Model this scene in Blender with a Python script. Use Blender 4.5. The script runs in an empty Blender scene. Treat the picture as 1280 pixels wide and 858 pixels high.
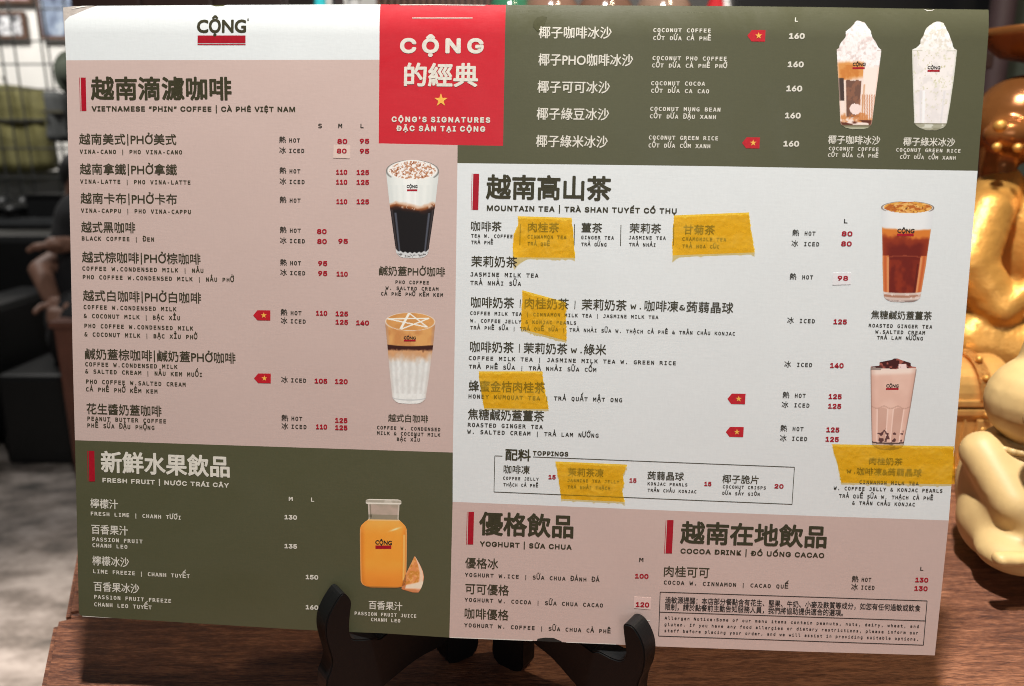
import bpy, bmesh, math, random
import numpy as np
from mathutils import Vector, Matrix

random.seed(7)
S = bpy.context.scene
COL = S.collection

# ------------------------------------------------------------------ camera
F, CX, CY = 950.0, 640.0, 429.0
PITCH = math.radians(14.0)
CAMZ = 0.27
cam = bpy.data.objects.new('camera', bpy.data.cameras.new('camera'))
COL.objects.link(cam); S.camera = cam
cam.location = (0, 0, CAMZ)
cam.rotation_euler = (math.radians(90) - PITCH, 0, 0)
cam.data.sensor_width = 36; cam.data.lens = F / 1280 * 36
cam.data.clip_start = 0.01; cam.data.clip_end = 60
cam.data.dof.use_dof = True
cam.data.dof.focus_distance = 0.372
cam.data.dof.aperture_fstop = 8.5

# ------------------------------------------------------------------ world, lamps, exposure
w = bpy.data.worlds.new('World'); S.world = w; w.use_nodes = True
w.node_tree.nodes['Background'].inputs[0].default_value = (0.9, 0.84, 0.8, 1)
w.node_tree.nodes['Background'].inputs[1].default_value = 0.055
S.view_settings.view_transform = 'Standard'; S.view_settings.look = 'None'
S.cycles.filter_width = 1.0
S.view_settings.exposure = 0; S.view_settings.gamma = 1


def area(name, loc, target, size, power, color):
    l = bpy.data.lights.new(name, 'AREA'); l.shape = 'DISK'; l.size = size
    l.energy = power; l.color = color
    o = bpy.data.objects.new(name, l); COL.objects.link(o); o.location = loc
    o.rotation_euler = (Vector(target) - Vector(loc)).to_track_quat('-Z', 'Y').to_euler()
    return o


area('ceiling_spot_over_menu', (0.02, 0.19, 1.32), (0.0, 0.34, 0.15), 0.07, 31, (1, 0.97, 0.93))
area('bright_room_behind_camera', (0.3, -1.9, 0.72), (0, 0.36, 0.17), 1.1, 7.5, (0.97, 0.98, 1.0))
area('ceiling_spot_over_figurines', (0.62, 0.42, 1.30), (0.46, 0.60, 0.1), 0.07, 7, (1, 0.82, 0.56))
area('ceiling_spot_far_wall', (-2.2, 2.9, 1.75), (-2.5, 4.3, 0.6), 0.5, 62, (1, 0.97, 0.93))
sf = area('ceiling_spot_over_floor', (-0.98, 1.15, 1.3), (-0.98, 1.2, -0.75), 0.2, 5.0, (1, 0.9, 0.8)); sf.data.spread = math.radians(44)

# ------------------------------------------------------------------ rays and the board's pose
sp, cp = math.sin(PITCH), math.cos(PITCH)
C2W = np.array([[1, 0, 0], [0, sp, -cp], [0, cp, sp]], float)   # camera axes (x, y, z back) to world


def rodr(r):
    r = np.array(r); t = np.linalg.norm(r); k = r / t
    K = np.array([[0, -k[2], k[1]], [k[2], 0, -k[0]], [-k[1], k[0], 0]])
    return np.eye(3) + math.sin(t) * K + (1 - math.cos(t)) * K @ K


RB = rodr([0.09686037, -0.05519675, -0.02646865])
TB = np.array([-0.00829064, -0.14338279, -0.37258362])
XW, UW, NW = (C2W @ RB).T
OW = C2W @ TB + np.array([0, 0, CAMZ])
MB = Matrix(((XW[0], UW[0], NW[0], OW[0]), (XW[1], UW[1], NW[1], OW[1]), (XW[2], UW[2], NW[2], OW[2]), (0, 0, 0, 1)))
BH = 0.297


def uv(px, py):
    """measured point of the print -> metres on the board's own plane"""
    px = np.asarray(px, float); py = np.asarray(py, float)
    d = np.stack([(px - CX) / F, -(py - CY) / F, -np.ones_like(px)], -1)
    n = RB[:, 2]
    t = (TB @ n) / (d @ n)
    q = d * t[..., None] - TB
    return q @ RB[:, 0], q @ RB[:, 1]


def ray(px, py):
    return C2W @ np.array([(px - CX) / F, -(py - CY) / F, -1.0])


def on_z(px, py, z=0.0):
    d = ray(px, py); return Vector((0, 0, CAMZ)) + Vector(d * ((z - CAMZ) / d[2]))


def on_y(px, py, y):
    d = ray(px, py); return Vector((0, 0, CAMZ)) + Vector(d * (y / d[1]))


def bend(v):
    d = np.maximum(np.asarray(v) - (BH - 0.013), 0)
    return -8.0 * d * d


# ------------------------------------------------------------------ materials
def lin(c):
    c = np.asarray(c, float) / 255.0
    return np.where(c <= 0.04045, c / 12.92, ((c + 0.055) / 1.055) ** 2.4)


class NT:
    def __init__(s, name):
        s.m = bpy.data.materials.new(name); s.m.use_nodes = True
        s.t = s.m.node_tree; s.b = s.t.nodes['Principled BSDF']

    def n(s, typ, **kw):
        o = s.t.nodes.new(typ)
        for k, v in kw.items():
            if hasattr(o, k): setattr(o, k, v)
        return o

    def l(s, a, b): s.t.links.new(a, b)

    def noise(s, scale, detail=4, rough=0.6, vec=None, dist=0.0):
        o = s.n('ShaderNodeTexNoise'); o.inputs['Scale'].default_value = scale
        o.inputs['Detail'].default_value = detail; o.inputs['Roughness'].default_value = rough
        o.inputs['Distortion'].default_value = dist
        if vec is not None: s.l(vec, o.inputs['Vector'])
        return o

    def obj(s, scale=(1, 1, 1), rot=(0, 0, 0)):
        c = s.n('ShaderNodeTexCoord'); m = s.n('ShaderNodeMapping')
        m.inputs['Scale'].default_value = scale; m.inputs['Rotation'].default_value = rot
        s.l(c.outputs['Object'], m.inputs['Vector']); return m.outputs[0]

    def ramp(s, fac, stops):
        r = s.n('ShaderNodeValToRGB'); e = r.color_ramp.elements
        while len(e) < len(stops): e.new(0.5)
        for el, (p, c) in zip(e, stops): el.position = p; el.color = (*c, 1)
        s.l(fac, r.inputs[0]); return r.outputs[0]

    def bump(s, h, strength, dist):
        b = s.n('ShaderNodeBump'); b.inputs['Strength'].default_value = strength
        b.inputs['Distance'].default_value = dist; s.l(h, b.inputs['Height'])
        s.l(b.outputs[0], s.b.inputs['Normal']); return b


MC = {}


def mat(name, col, rough=0.6, metal=0.0, spec=0.5, nscale=30, namt=0.12, bump=0.0, bscale=200, coat=0.0, bdist=0.001):
    if name in MC: return MC[name]
    k = NT(name); col = np.array(col, float)
    n = k.noise(nscale, 5, 0.65, k.obj())
    a, b = np.clip(col * (1 - namt), 0, 1), np.clip(col * (1 + namt), 0, 1)
    k.l(k.ramp(n.outputs[0], [(0.3, tuple(a)), (0.7, tuple(b))]), k.b.inputs['Base Color'])
    k.b.inputs['Roughness'].default_value = rough; k.b.inputs['Metallic'].default_value = metal
    k.b.inputs['Specular IOR Level'].default_value = spec; k.b.inputs['Coat Weight'].default_value = coat
    if bump: k.bump(k.noise(bscale, 4, 0.6, k.obj()).outputs[0], bump, bdist)
    MC[name] = k.m; return k.m


def paper(name, col):
    """printed, laminated card with a faint woven grain and soft waviness"""
    k = NT(name); col = np.array(col)
    n1 = k.noise(22, 6, 0.7, k.obj()); n2 = k.noise(900, 3, 0.7, k.obj((1, 0.25, 1)))
    n3 = k.noise(900, 3, 0.7, k.obj((0.25, 1, 1)))
    add = k.n('ShaderNodeMath', operation='ADD'); k.l(n2.outputs[0], add.inputs[0]); k.l(n3.outputs[0], add.inputs[1])
    m1 = k.n('ShaderNodeMath', operation='MULTIPLY'); k.l(add.outputs[0], m1.inputs[0]); m1.inputs[1].default_value = 0.32
    m2 = k.n('ShaderNodeMath', operation='MULTIPLY'); k.l(n1.outputs[0], m2.inputs[0]); m2.inputs[1].default_value = 0.36
    sm = k.n('ShaderNodeMath', operation='ADD'); k.l(m1.outputs[0], sm.inputs[0]); k.l(m2.outputs[0], sm.inputs[1])
    k.l(k.ramp(sm.outputs[0], [(0.35, tuple(col * 0.965)), (0.65, tuple(np.clip(col * 1.035, 0, 1)))]), k.b.inputs['Base Color'])
    k.b.inputs['Specular IOR Level'].default_value = 0.4
    sm2 = k.noise(11, 6, 0.75, k.obj((1, 1.6, 1)), 1.2); rr = k.n('ShaderNodeMapRange')
    rr.inputs['From Min'].default_value = 0.35; rr.inputs['From Max'].default_value = 0.65; rr.inputs['To Min'].default_value = 0.36; rr.inputs['To Max'].default_value = 0.56
    k.l(sm2.outputs[0], rr.inputs['Value']); k.l(rr.outputs[0], k.b.inputs['Roughness'])
    big = k.noise(7, 2, 0.5, k.obj())
    b1 = k.n('ShaderNodeBump'); b1.inputs['Strength'].default_value = 0.14; b1.inputs['Distance'].default_value = 0.006
    k.l(big.outputs[0], b1.inputs['Height'])
    b2 = k.bump(add.outputs[0], 0.10, 0.0002); k.l(b1.outputs[0], b2.inputs['Normal'])
    MC[name] = k.m; return k.m


def ink(name, col):
    k = NT(name); col = np.array(col)
    n = k.noise(600, 3, 0.7, k.obj())
    k.l(k.ramp(n.outputs[0], [(0.3, tuple(col * 0.88)), (0.7, tuple(np.clip(col * 1.12, 0, 1)))]), k.b.inputs['Base Color'])
    k.b.inputs['Roughness'].default_value = 0.46; k.b.inputs['Specular IOR Level'].default_value = 0.3
    MC[name] = k.m; return k.m


WHITE = paper('white_card', (0.73, 0.765, 0.765))
PINK = paper('pink_card', (0.585, 0.445, 0.40))
GREEN = paper('olive_card', (0.088, 0.088, 0.044))
RED = paper('red_card', (0.56, 0.014, 0.026))
I_OLIVE = ink('olive_ink', (0.044, 0.040, 0.019))
I_DARK = ink('dark_ink', (0.030, 0.028, 0.018))
I_RED = ink('red_ink', (0.38, 0.006, 0.018))
I_CREAM = ink('cream_ink', (0.72, 0.69, 0.60))
I_YELLOW = ink('yellow_ink', (0.86, 0.46, 0.08))
I_BLACK = ink('black_ink', (0.02, 0.02, 0.018))
I_FLAG = ink('flag_red_ink', (0.50, 0.012, 0.022))


def picture_material():
    k = NT('printed_photo')
    a = k.n('ShaderNodeVertexColor'); a.layer_name = 'Col'
    k.l(a.outputs['Color'], k.b.inputs['Base Color'])
    k.b.inputs['Roughness'].default_value = 0.46; k.b.inputs['Specular IOR Level'].default_value = 0.3
    return k.m


PHOTO = picture_material()


def tape_material():
    k = NT('yellow_masking_tape')
    fib = k.noise(420, 5, 0.75, k.obj((0.35, 1, 1)), 0.6)
    mot = k.noise(130, 4, 0.6, k.obj((0.5, 1, 1)))
    mul = k.n('ShaderNodeMath', operation='ADD'); k.l(fib.outputs[0], mul.inputs[0]); k.l(mot.outputs[0], mul.inputs[1])
    hv = k.n('ShaderNodeMath', operation='MULTIPLY'); hv.inputs[1].default_value = 0.5; k.l(mul.outputs[0], hv.inputs[0])
    k.l(k.ramp(hv.outputs[0], [(0.36, (0.84, 0.50, 0.02)), (0.5, (0.92, 0.58, 0.035)), (0.66, (0.96, 0.66, 0.09))]), k.b.inputs['Base Color'])
    k.b.inputs['Roughness'].default_value = 0.5
    k.bump(hv.outputs[0], 0.35, 0.0004)
    tr = k.n('ShaderNodeBsdfTransparent'); tr.inputs[0].default_value = (1.0, 0.70, 0.09, 1)
    mx = k.n('ShaderNodeMixShader')
    f = k.n('ShaderNodeMapRange'); f.inputs['From Min'].default_value = 0.3; f.inputs['From Max'].default_value = 0.7
    f.inputs['To Min'].default_value = 0.22; f.inputs['To Max'].default_value = 0.36
    k.l(mot.outputs[0], f.inputs['Value']); k.l(f.outputs[0], mx.inputs[0])
    k.l(tr.outputs[0], mx.inputs[1]); k.l(k.b.outputs[0], mx.inputs[2])
    k.l(mx.outputs[0], k.t.nodes['Material Output'].inputs['Surface'])
    return k.m


TAPE = tape_material()


def wood(name, a, b, c, rot, sc=1.0, rough=0.5):
    k = NT(name)
    v = k.obj((8.0 * sc, 75 * sc, 75 * sc), (0, 0, rot))
    g = k.noise(4.0, 8, 0.72, v, 0.6)
    v2 = k.obj((60 * sc, 620 * sc, 100 * sc), (0, 0, rot)); p = k.noise(3.0, 4, 0.7, v2)
    lo = k.noise(5.0, 3, 0.6, k.obj())
    s1 = k.n('ShaderNodeMath', operation='MULTIPLY'); s1.inputs[1].default_value = 0.38; k.l(g.outputs[0], s1.inputs[0])
    s2 = k.n('ShaderNodeMath', operation='MULTIPLY_ADD'); s2.inputs[1].default_value = 0.42
    k.l(p.outputs[0], s2.inputs[0]); k.l(s1.outputs[0], s2.inputs[2])
    s3 = k.n('ShaderNodeMath', operation='MULTIPLY_ADD'); s3.inputs[1].default_value = 0.2
    k.l(lo.outputs[0], s3.inputs[0]); k.l(s2.outputs[0], s3.inputs[2])
    k.l(k.ramp(s3.outputs[0], [(0.43, a), (0.5, b), (0.57, c)]), k.b.inputs['Base Color'])
    k.b.inputs['Roughness'].default_value = rough
    k.bump(s3.outputs[0], 0.9, 0.002)
    MC[name] = k.m; return k.m


WOOD = wood('walnut_tabletop', (0.060, 0.018, 0.009), (0.175, 0.062, 0.030), (0.36, 0.15, 0.075), -0.42)
BLACKP = mat('black_plastic', (0.0035, 0.0038, 0.0042), rough=0.45, spec=0.3, bump=0.5, bscale=1500, bdist=0.0002)

# ------------------------------------------------------------------ object helpers
def tag(o, label=None, cat=None, group=None, kind=None):
    if label: o['label'] = label
    if cat: o['category'] = cat
    if group: o['group'] = group
    if kind: o['kind'] = kind
    return o


def empty(name, loc=(0, 0, 0), label=None, cat=None, group=None, rz=0.0):
    o = bpy.data.objects.new(name, None); COL.objects.link(o); o.location = loc; o.rotation_euler.z = rz
    o.empty_display_size = 0.01
    return tag(o, label, cat, group)


def mesh(name, V, Fc, mats, parent=None, mi=None, smooth=False):
    m = bpy.data.meshes.new(name); m.from_pydata([tuple(map(float, v)) for v in V], [], [tuple(f) for f in Fc])
    mats = mats if isinstance(mats, (list, tuple)) else [mats]
    for q in mats: m.materials.append(q)
    if mi is not None: m.polygons.foreach_set('material_index', mi)
    if smooth: m.polygons.foreach_set('use_smooth', [True] * len(m.polygons))
    m.update()
    o = bpy.data.objects.new(name, m); COL.objects.link(o); o.parent = parent
    return o


def from_bm(name, bm, mats, parent=None, smooth=False):
    bmesh.ops.recalc_face_normals(bm, faces=bm.faces[:])
    m = bpy.data.meshes.new(name); bm.to_mesh(m); bm.free()
    for q in (mats if isinstance(mats, (list, tuple)) else [mats]): m.materials.append(q)
    if smooth: m.polygons.foreach_set('use_smooth', [True] * len(m.polygons))
    o = bpy.data.objects.new(name, m); COL.objects.link(o); o.parent = parent
    return o


def box(bm, c, s, rot=None, bev=0.0):
    g = bmesh.ops.create_cube(bm, size=1)
    M = Matrix.Translation(c) @ (rot.to_4x4() if rot else Matrix()) @ Matrix.Diagonal((*s, 1))
    bmesh.ops.transform(bm, matrix=M, verts=g['verts'])
    if bev:
        ed = list({e for v in g['verts'] for e in v.link_edges})
        bmesh.ops.bevel(bm, geom=ed, offset=bev, segments=2, affect='EDGES', profile=0.6)


def ball(bm, c, s, rot=None, seg=32):
    g = bmesh.ops.create_uvsphere(bm, u_segments=seg, v_segments=seg // 2, radius=1)
    M = Matrix.Translation(c) @ (rot.to_4x4() if rot else Matrix()) @ Matrix.Diagonal((*s, 1))
    bmesh.ops.transform(bm, matrix=M, verts=g['verts'])


def cyl(bm, a, b, r1, r2=None, seg=16):
    a, b = Vector(a), Vector(b); d = b - a
    g = bmesh.ops.create_cone(bm, cap_ends=True, segments=seg, radius1=r1, radius2=r1 if r2 is None else r2, depth=d.length)
    M = Matrix.Translation((a + b) / 2) @ d.to_track_quat('Z', 'Y').to_matrix().to_4x4()
    bmesh.ops.transform(bm, matrix=M, verts=g['verts'])


# ================================================================== SETTING
# tables (their left edges run away from the lens, a step between the two)
pA = on_z(67, 775.5); pB = on_z(49, 862); pC = on_z(99, 769.5)
e1 = (pA - pB).normalized(); e2 = Vector((e1.y, -e1.x, 0))


def slab(name, poly, z0, z1, m, parent, bev=0.003):
    bm = bmesh.new()
    lo = [bm.verts.new((p.x, p.y, z0)) for p in poly]; hi = [bm.verts.new((p.x, p.y, z1)) for p in poly]
    bm.faces.new(lo[::-1]); bm.faces.new(hi)
    n = len(poly)
    for i in range(n): bm.faces.new((lo[i], lo[(i + 1) % n], hi[(i + 1) % n], hi[i]))
    bmesh.ops.bevel(bm, geom=bm.edges[:], offset=bev, segments=3, affect='EDGES')
    return from_bm(name, bm, m, parent)


def table(label, p0, length, width, gap):
    t = empty('wooden_table', (0, 0, -0.75), label, 'table')
    a = p0 + e1 * gap
    poly = [a, a + e2 * width, a + e2 * width + e1 * length, a + e1 * length]
    q = slab('tabletop', poly, 0.715, 0.75, WOOD, t)
    for i, p in enumerate(poly):
        c = (poly[0] + poly[2]) / 2; p = p + (c - p).normalized() * 0.12
        bm = bmesh.new(); box(bm, (p.x, p.y, 0.3575), (0.05, 0.05, 0.713), bev=0.004); from_bm('table_leg', bm, WOOD, t)
    return t


table('brown wooden table in front whose left corner shows below the menu', pA - e1 * 0.62, 0.62, 1.5, 0)
pD = on_z(80.5, 772)
table('brown wooden table behind carrying the cream cat figurine and gold chest', pD + e1 * ((pA - pD).dot(e1)), 1.1, 1.7, 0.0025)

# floor and far wall of the cafe
def floor_material():
    k = NT('concrete_floor')
    n = k.noise(1.6, 9, 0.68, k.obj((1, 2.2, 1)), 0.5); n2 = k.noise(9, 6, 0.7, k.obj((1, 1.6, 1)))
    s = k.n('ShaderNodeMath', operation='MULTIPLY_ADD'); s.inputs[1].default_value = 0.5
    h = k.n('ShaderNodeMath', operation='MULTIPLY'); h.inputs[1].default_value = 0.5
    k.l(n.outputs[0], h.inputs[0]); k.l(n2.outputs[0], s.inputs[0]); k.l(h.outputs[0], s.inputs[2])
    k.l(k.ramp(s.outputs[0], [(0.38, (0.05, 0.045, 0.04)), (0.48, (0.20, 0.17, 0.15)), (0.60, (0.42, 0.37, 0.34))]), k.b.inputs['Base Color'])
    k.b.inputs['Roughness'].default_value = 0.6; k.bump(s.outputs[0], 0.3, 0.01)
    return k.m


fl = mesh('floor', [(-6, -3, -0.75), (6, -3, -0.75), (6, 7, -0.75), (-6, 7, -0.75)], [(0, 1, 2, 3)], floor_material())
tag(fl, 'mottled grey concrete cafe floor', kind='structure')
bm = bmesh.new(); box(bm, (-1.6, 4.45, 0.75), (8.2, 0.1, 3.0))
wl = from_bm('wall', bm, mat('white_wall_paint', (0.72, 0.70, 0.66), nscale=3, namt=0.06, bump=0.2, bscale=30))
tag(wl, 'white painted rear wall behind the wire grid', kind='structure')
bm = bmesh.new(); box(bm, (4.4, 3.9, 0.75), (3.8, 0.1, 3.0))
wl = from_bm('wall', bm, mat('grey_green_paint', (0.05, 0.065, 0.055), nscale=3))
tag(wl, 'dark grey green wall behind the gold figurine', kind='structure')

# ------------------------------------------------------------------ cafe behind, left
DARKM = mat('black_wire', (0.012, 0.013, 0.012), rough=0.5)
def bar(name, a, b, r, m, parent, off):
    bm = bmesh.new(); cyl(bm, Vector(a) - off, Vector(b) - off, r, seg=8); return from_bm(name, bm, m, parent)


YW = 3.7
org = on_y(40, 100, YW); org.z = -0.75
grid = empty('wire_grid_panel', org, 'black wire grid panel hung with bags at the far left', 'rack')
for px in (-34, -14, 4, 21, 55, 63, 90, 112):
    a = on_y(px, 80, YW); bar('wire', (a.x, YW, -0.74), (a.x, YW, 1.75), 0.0042, DARKM, grid, org)
for i, py in enumerate((-20, 12, 52, 81, 112, 150, 186, 222)):
    a = on_y(-40, py, YW); b = on_y(125, py, YW); bar('wire', (a.x, YW - .012, a.z), (b.x, YW - .012, b.z), 0.0038, DARKM, grid, org)


def frame(px0, px1, py0, py1, y, label, stops, nscale):
    a = on_y((px0 + px1) / 2, (py0 + py1) / 2, y); e = empty('picture_frame', a, label, 'picture')
    w_ = on_y(px1, py0, y).x - on_y(px0, py0, y).x; h_ = on_y(px0, py0, y).z - on_y(px0, py1, y).z
    k = NT('wall_picture'); n = k.noise(nscale, 6, 0.7, k.obj(), 1.5); k.l(k.ramp(n.outputs[0], stops), k.b.inputs['Base Color'])
    bm = bmesh.new(); box(bm, (0, 0, 0), (w_, .015, h_)); from_bm('artwork', bm, k.m, e)
    BR = mat('brown_frame', (0.10, 0.05, 0.03))
    for c, s_ in (((0, 0, h_ / 2 + .008), (w_ + .034, .03, .016)), ((0, 0, -h_ / 2 - .008), (w_ + .034, .03, .016)), ((w_ / 2 + .008, 0, 0), (.016, .03, h_)), ((-w_ / 2 - .008, 0, 0), (.016, .03, h_))):
        bm = bmesh.new(); box(bm, c, s_); from_bm('frame_rail', bm, BR, e)


frame(-40, 29, 19, 45, 4.36, 'black and white picture with brown frame behind the wire grid', [(0.42, (.02, .02, .02)), (0.5, (.4, .4, .42)), (0.6, (.8, .8, .8))], 22)
frame(-30, 33, -60, 1, 4.36, 'pink toned picture cut off by the top left corner', [(0.35, (.3, .12, .12)), (0.6, (.5, .4, .42))], 12)
frame(50, 100, -40, 46, 4.36, 'blue grey picture beside the top left corner of the menu', [(0.38, (.04, .05, .09)), (0.55, (.20, .25, .34)), (0.7, (.45, .5, .55))], 7)

KHAKI = mat('khaki_canvas', (0.105, 0.095, 0.03), rough=0.85, nscale=9, namt=0.3, bump=0.5, bscale=60, bdist=0.004)


def hang(name, label, catg, x0, x1, y0, y1, y, m, strap=None, round_=0.2):
    a, b = on_y(x0, y0, y), on_y(x1, y1, y); c = (a + b) / 2; e = empty(name, c, label, catg)
    bm = bmesh.new(); g_ = bmesh.ops.create_cube(bm, size=1)
    bmesh.ops.subdivide_edges(bm, edges=bm.edges[:], cuts=6, use_grid_fill=True)
    for v in bm.verts:
        r = v.co.copy(); k = 1 - round_ * 0.35 * (abs(r.x * 2) ** 4) * (abs(r.z * 2) ** 4)
        v.co = Vector((r.x * (b.x - a.x) * k * (1 + .04 * math.sin(r.z * 9)), r.y * .09 * (1.2 - abs(r.x)) + .012 * math.sin(r.x * 11 + r.z * 5), r.z * (a.z - b.z) * k * (1 - .06 * abs(r.x * 2) ** 2)))
    bo = from_bm('bag_body', bm, m, e, smooth=True)
    bm = bmesh.new(); box(bm, (0, -.052, (a.z - b.z) * .10), ((b.x - a.x) * .96, .012, .012)); from_bm('seam', bm, mat('dark_seam', (.04, .036, .02)), e)
    if strap:
        for sx in (-1, 1):
            bm = bmesh.new(); cyl(bm, (sx * .035, -.02, (a.z - b.z) * .47), (sx * .02, -.02, (a.z - b.z) * .47 + .05), .007, seg=8); from_bm('strap', bm, mat('dark_seam', (.04, .036, .02)), e)
    return e


hang('canvas_bag', 'olive khaki canvas bag hanging on the wire grid', 'bag', -50, 73, 107, 216, 3.80, KHAKI, True)
hang('dark_bag', 'dark grey cloth bag hanging beside the khaki bag', 'bag', 57, 92, 115, 178, 3.62, mat('charcoal_cloth', (.035, .037, .036), rough=.9, bump=.4, bscale=50, bdist=.004))
a = on_y(90, 92, 3.62); hat = empty('hat', a, 'round dark green hat hanging by the left edge of the menu', 'hat')
bm = bmesh.new(); ball(bm, (0, 0, 0), (.085, .02, .10), None, 24); from_bm('brim', bm, mat('dark_green_felt', (.022, .028, .017), rough=.9), hat, smooth=True)
bm = bmesh.new(); ball(bm, (0, -.03, 0), (.05, .045, .06), None, 24); from_bm('crown', bm, MC['dark_green_felt'], hat, smooth=True)

# low ledge, shoes, box, sofa
GREYP = mat('grey_ledge_paint', (.20, .20, .19), nscale=3)
a = on_y(40, 273, 3.55); bm = bmesh.new(); box(bm, (-2.4, 3.75, (a.z - .75) / 2), (2.6, .5, a.z + .75)); box(bm, (-2.4, 3.49, a.z - .01), (2.6, .03, .03))
o = from_bm('ledge', bm, mat('black_ledge', (.03, .032, .034), rough=.5)); tag(o, 'long dark ledge under the wire grid at left', 'ledge')
bm = bmesh.new(); p_ = on_y(40, 214, 3.98); p2_ = on_y(40, 272, 3.98); box(bm, (-2.4, 4.0, (p_.z + p2_.z) / 2), (2.6, .04, p_.z - p2_.z))
o = from_bm('ledge_backboard', bm, GREYP); tag(o, 'grey board standing behind the black shoes', 'board')
for x0, lab in ((2, 'black shoe at the far left end of the ledge'), (28, 'black shoe on the ledge nearer the black box')):
    p = on_y(x0, 266, 3.58); z = a.z + .006
    e = empty('shoe', (p.x, 3.58, z), lab, 'shoe', 'black shoes on the ledge')
    bm = bmesh.new(); ball(bm, (0, .04, .05), (.042, .06, .05)); ball(bm, (0, -.03, .034), (.045, .085, .036)); from_bm('upper', bm, BLACKP, e, smooth=True)
    bm = bmesh.new(); box(bm, (0, 0, .006), (.09, .21, .012), bev=.004); from_bm('sole', bm, BLACKP, e)
p = on_y(66, 255, 3.58); e = empty('storage_box', (p.x, 3.58, a.z + .006), 'small black box on the ledge by the menu edge', 'box')
bm = bmesh.new(); box(bm, (0, 0, .045), (.16, .14, .09), bev=.004); from_bm('box_body', bm, BLACKP, e)
bm = bmesh.new(); box(bm, (0, 0, .098), (.17, .15, .014), bev=.004); from_bm('box_lid', bm, BLACKP, e)

LEATH = mat('black_leather', (.005, .0055, .006), rough=.45, bump=.3, bscale=80, bdist=.002)
sx = on_y(47, 400, 2.75).x
e = empty('sofa', (sx - .75, 2.9, -.75), 'low black leather sofa at the far left', 'sofa')
for nm, c, s_ in (('backrest', (0, .12, .46), (1.5, .22, .52)), ('armrest', (.66, -.26, .30), (.17, .62, .44)), ('armrest', (-.66, -.26, .30), (.17, .62, .44)), ('seat_cushion', (-.31, -.28, .29), (.56, .56, .20)), ('seat_cushion', (.28, -.28, .29), (.56, .56, .20)), ('sofa_base', (0, -.13, .11), (1.42, .66, .14))):
    bm = bmesh.new(); box(bm, c, s_, bev=.03); from_bm(nm, bm, LEATH, e, smooth=False)
for dx in (-.66, .66):
    for dy in (-.5, .18):
        bm = bmesh.new(); cyl(bm, (dx, dy, 0.001), (dx, dy, .05), .02); from_bm('sofa_foot', bm, BLACKP, e)

# wooden stool
p = on_y(66, 402, 2.2); STW = mat('red_brown_wood', (.13, .05, .032), rough=.5, nscale=6, namt=.3)
e = empty('wooden_stool', (p.x + .2, 2.35, -.75), 'reddish brown wooden box stool at the left edge of the menu', 'stool')
hgt = p.z + .75
for nm, c, s_ in (('side_panel', (-.19, 0, (hgt - .02) / 2), (.02, .3, hgt - .02)), ('side_panel', (.19, 0, (hgt - .02) / 2), (.02, .3, hgt - .02)), ('front_panel', (0, -.141, (hgt - .02) / 2), (.36, .018, hgt - .02)), ('seat', (0, 0, hgt - .01), (.42, .32, .02))):
    bm = bmesh.new(); box(bm, c, s_, bev=.002); from_bm(nm, bm, STW, e)


# seated customer, mostly hidden behind the menu
def tubes(name, chains, m, parent, voxel, it=4):
    items = []
    for ch in chains:
        for (a_, ra), (b_, rb) in zip(ch[:-1], ch[1:]): items.append(('c', a_, b_, ra, rb))
    return blob(name, items, m, parent, voxel, it)


def blob(name, items, m, parent, voxel, smooth_it=6):
    """one continuous sculpted surface out of overlapping rounded volumes"""
    bm = bmesh.new()
    for it in items:
        if it[0] == 'b': ball(bm, it[1], it[2], it[3] if len(it) > 3 else None, 24)
        else:
            a, b, r1, r2 = it[1:]; n_ = max(3, int((Vector(b) - Vector(a)).length / max(min(r1, r2) * .5, 1e-4)) + 1)
            for k in range(min(n_, 24)):
                t = k / (min(n_, 24) - 1); p = Vector(a).lerp(Vector(b), t); r = r1 + (r2 - r1) * t; ball(bm, p, (r, r, r), None, 16)
    o = from_bm(name, bm, m, parent, smooth=True)
    md = o.modifiers.new('r', 'REMESH'); md.mode = 'VOXEL'; md.voxel_size = voxel; md.use_smooth_shade = True
    sm = o.modifiers.new('s', 'SMOOTH'); sm.factor = 0.6; sm.iterations = smooth_it
    dg = bpy.context.evaluated_depsgraph_get(); me = bpy.data.meshes.new_from_object(o.evaluated_get(dg))
    o.modifiers.clear(); o.data = me; me.name = name
    return o


YP = 2.62
SKIN = mat('skin', (.24, .125, .085), rough=.55, nscale=10, namt=.06)
SHIRT = mat('black_cloth', (.012, .012, .014), rough=.9, nscale=20)
pb = on_y(108, 430, YP); per = empty('person', (pb.x, YP, -.75), 'seated person in black clothes, forearm resting on knee behind the menu', 'person')
v = lambda x, y, yy=YP: on_y(x, y, yy) - per.location
body = tubes('body', [
    [(v(104, 262), .055), (v(106, 222), .06)],                                                  # neck and skull
    [(v(86, 316, YP - .05), .040), (v(50, 338, YP - .16), .036), (v(64, 372, YP - .24), .028), (v(70, 382, YP - .26), .026)],  # upper arm, elbow, forearm
    [(v(120, 420), .13), (v(104, 398, YP - .28), .08), (v(106, 405, YP - .30), .06)],                # thigh
    [(v(106, 405, YP - .30), .055), (v(110, 560, YP - .28), .038), (v(110, 578, YP - .36), .03)],       # shin and foot
    [(v(130, 420), .13), (v(128, 395, YP - .30), .085), (v(130, 470, YP - .36), .052), (v(130, 560, YP - .34), .038), (v(130, 580, YP - .46), .03)],
    [(v(118, 300), .10), (v(118, 350), .13), (v(120, 420), .14)],
    [(v(150, 300), .05), (v(160, 360), .04), (v(120, 378, YP - .2), .03)]], SKIN, per, .011, 3)
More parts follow.
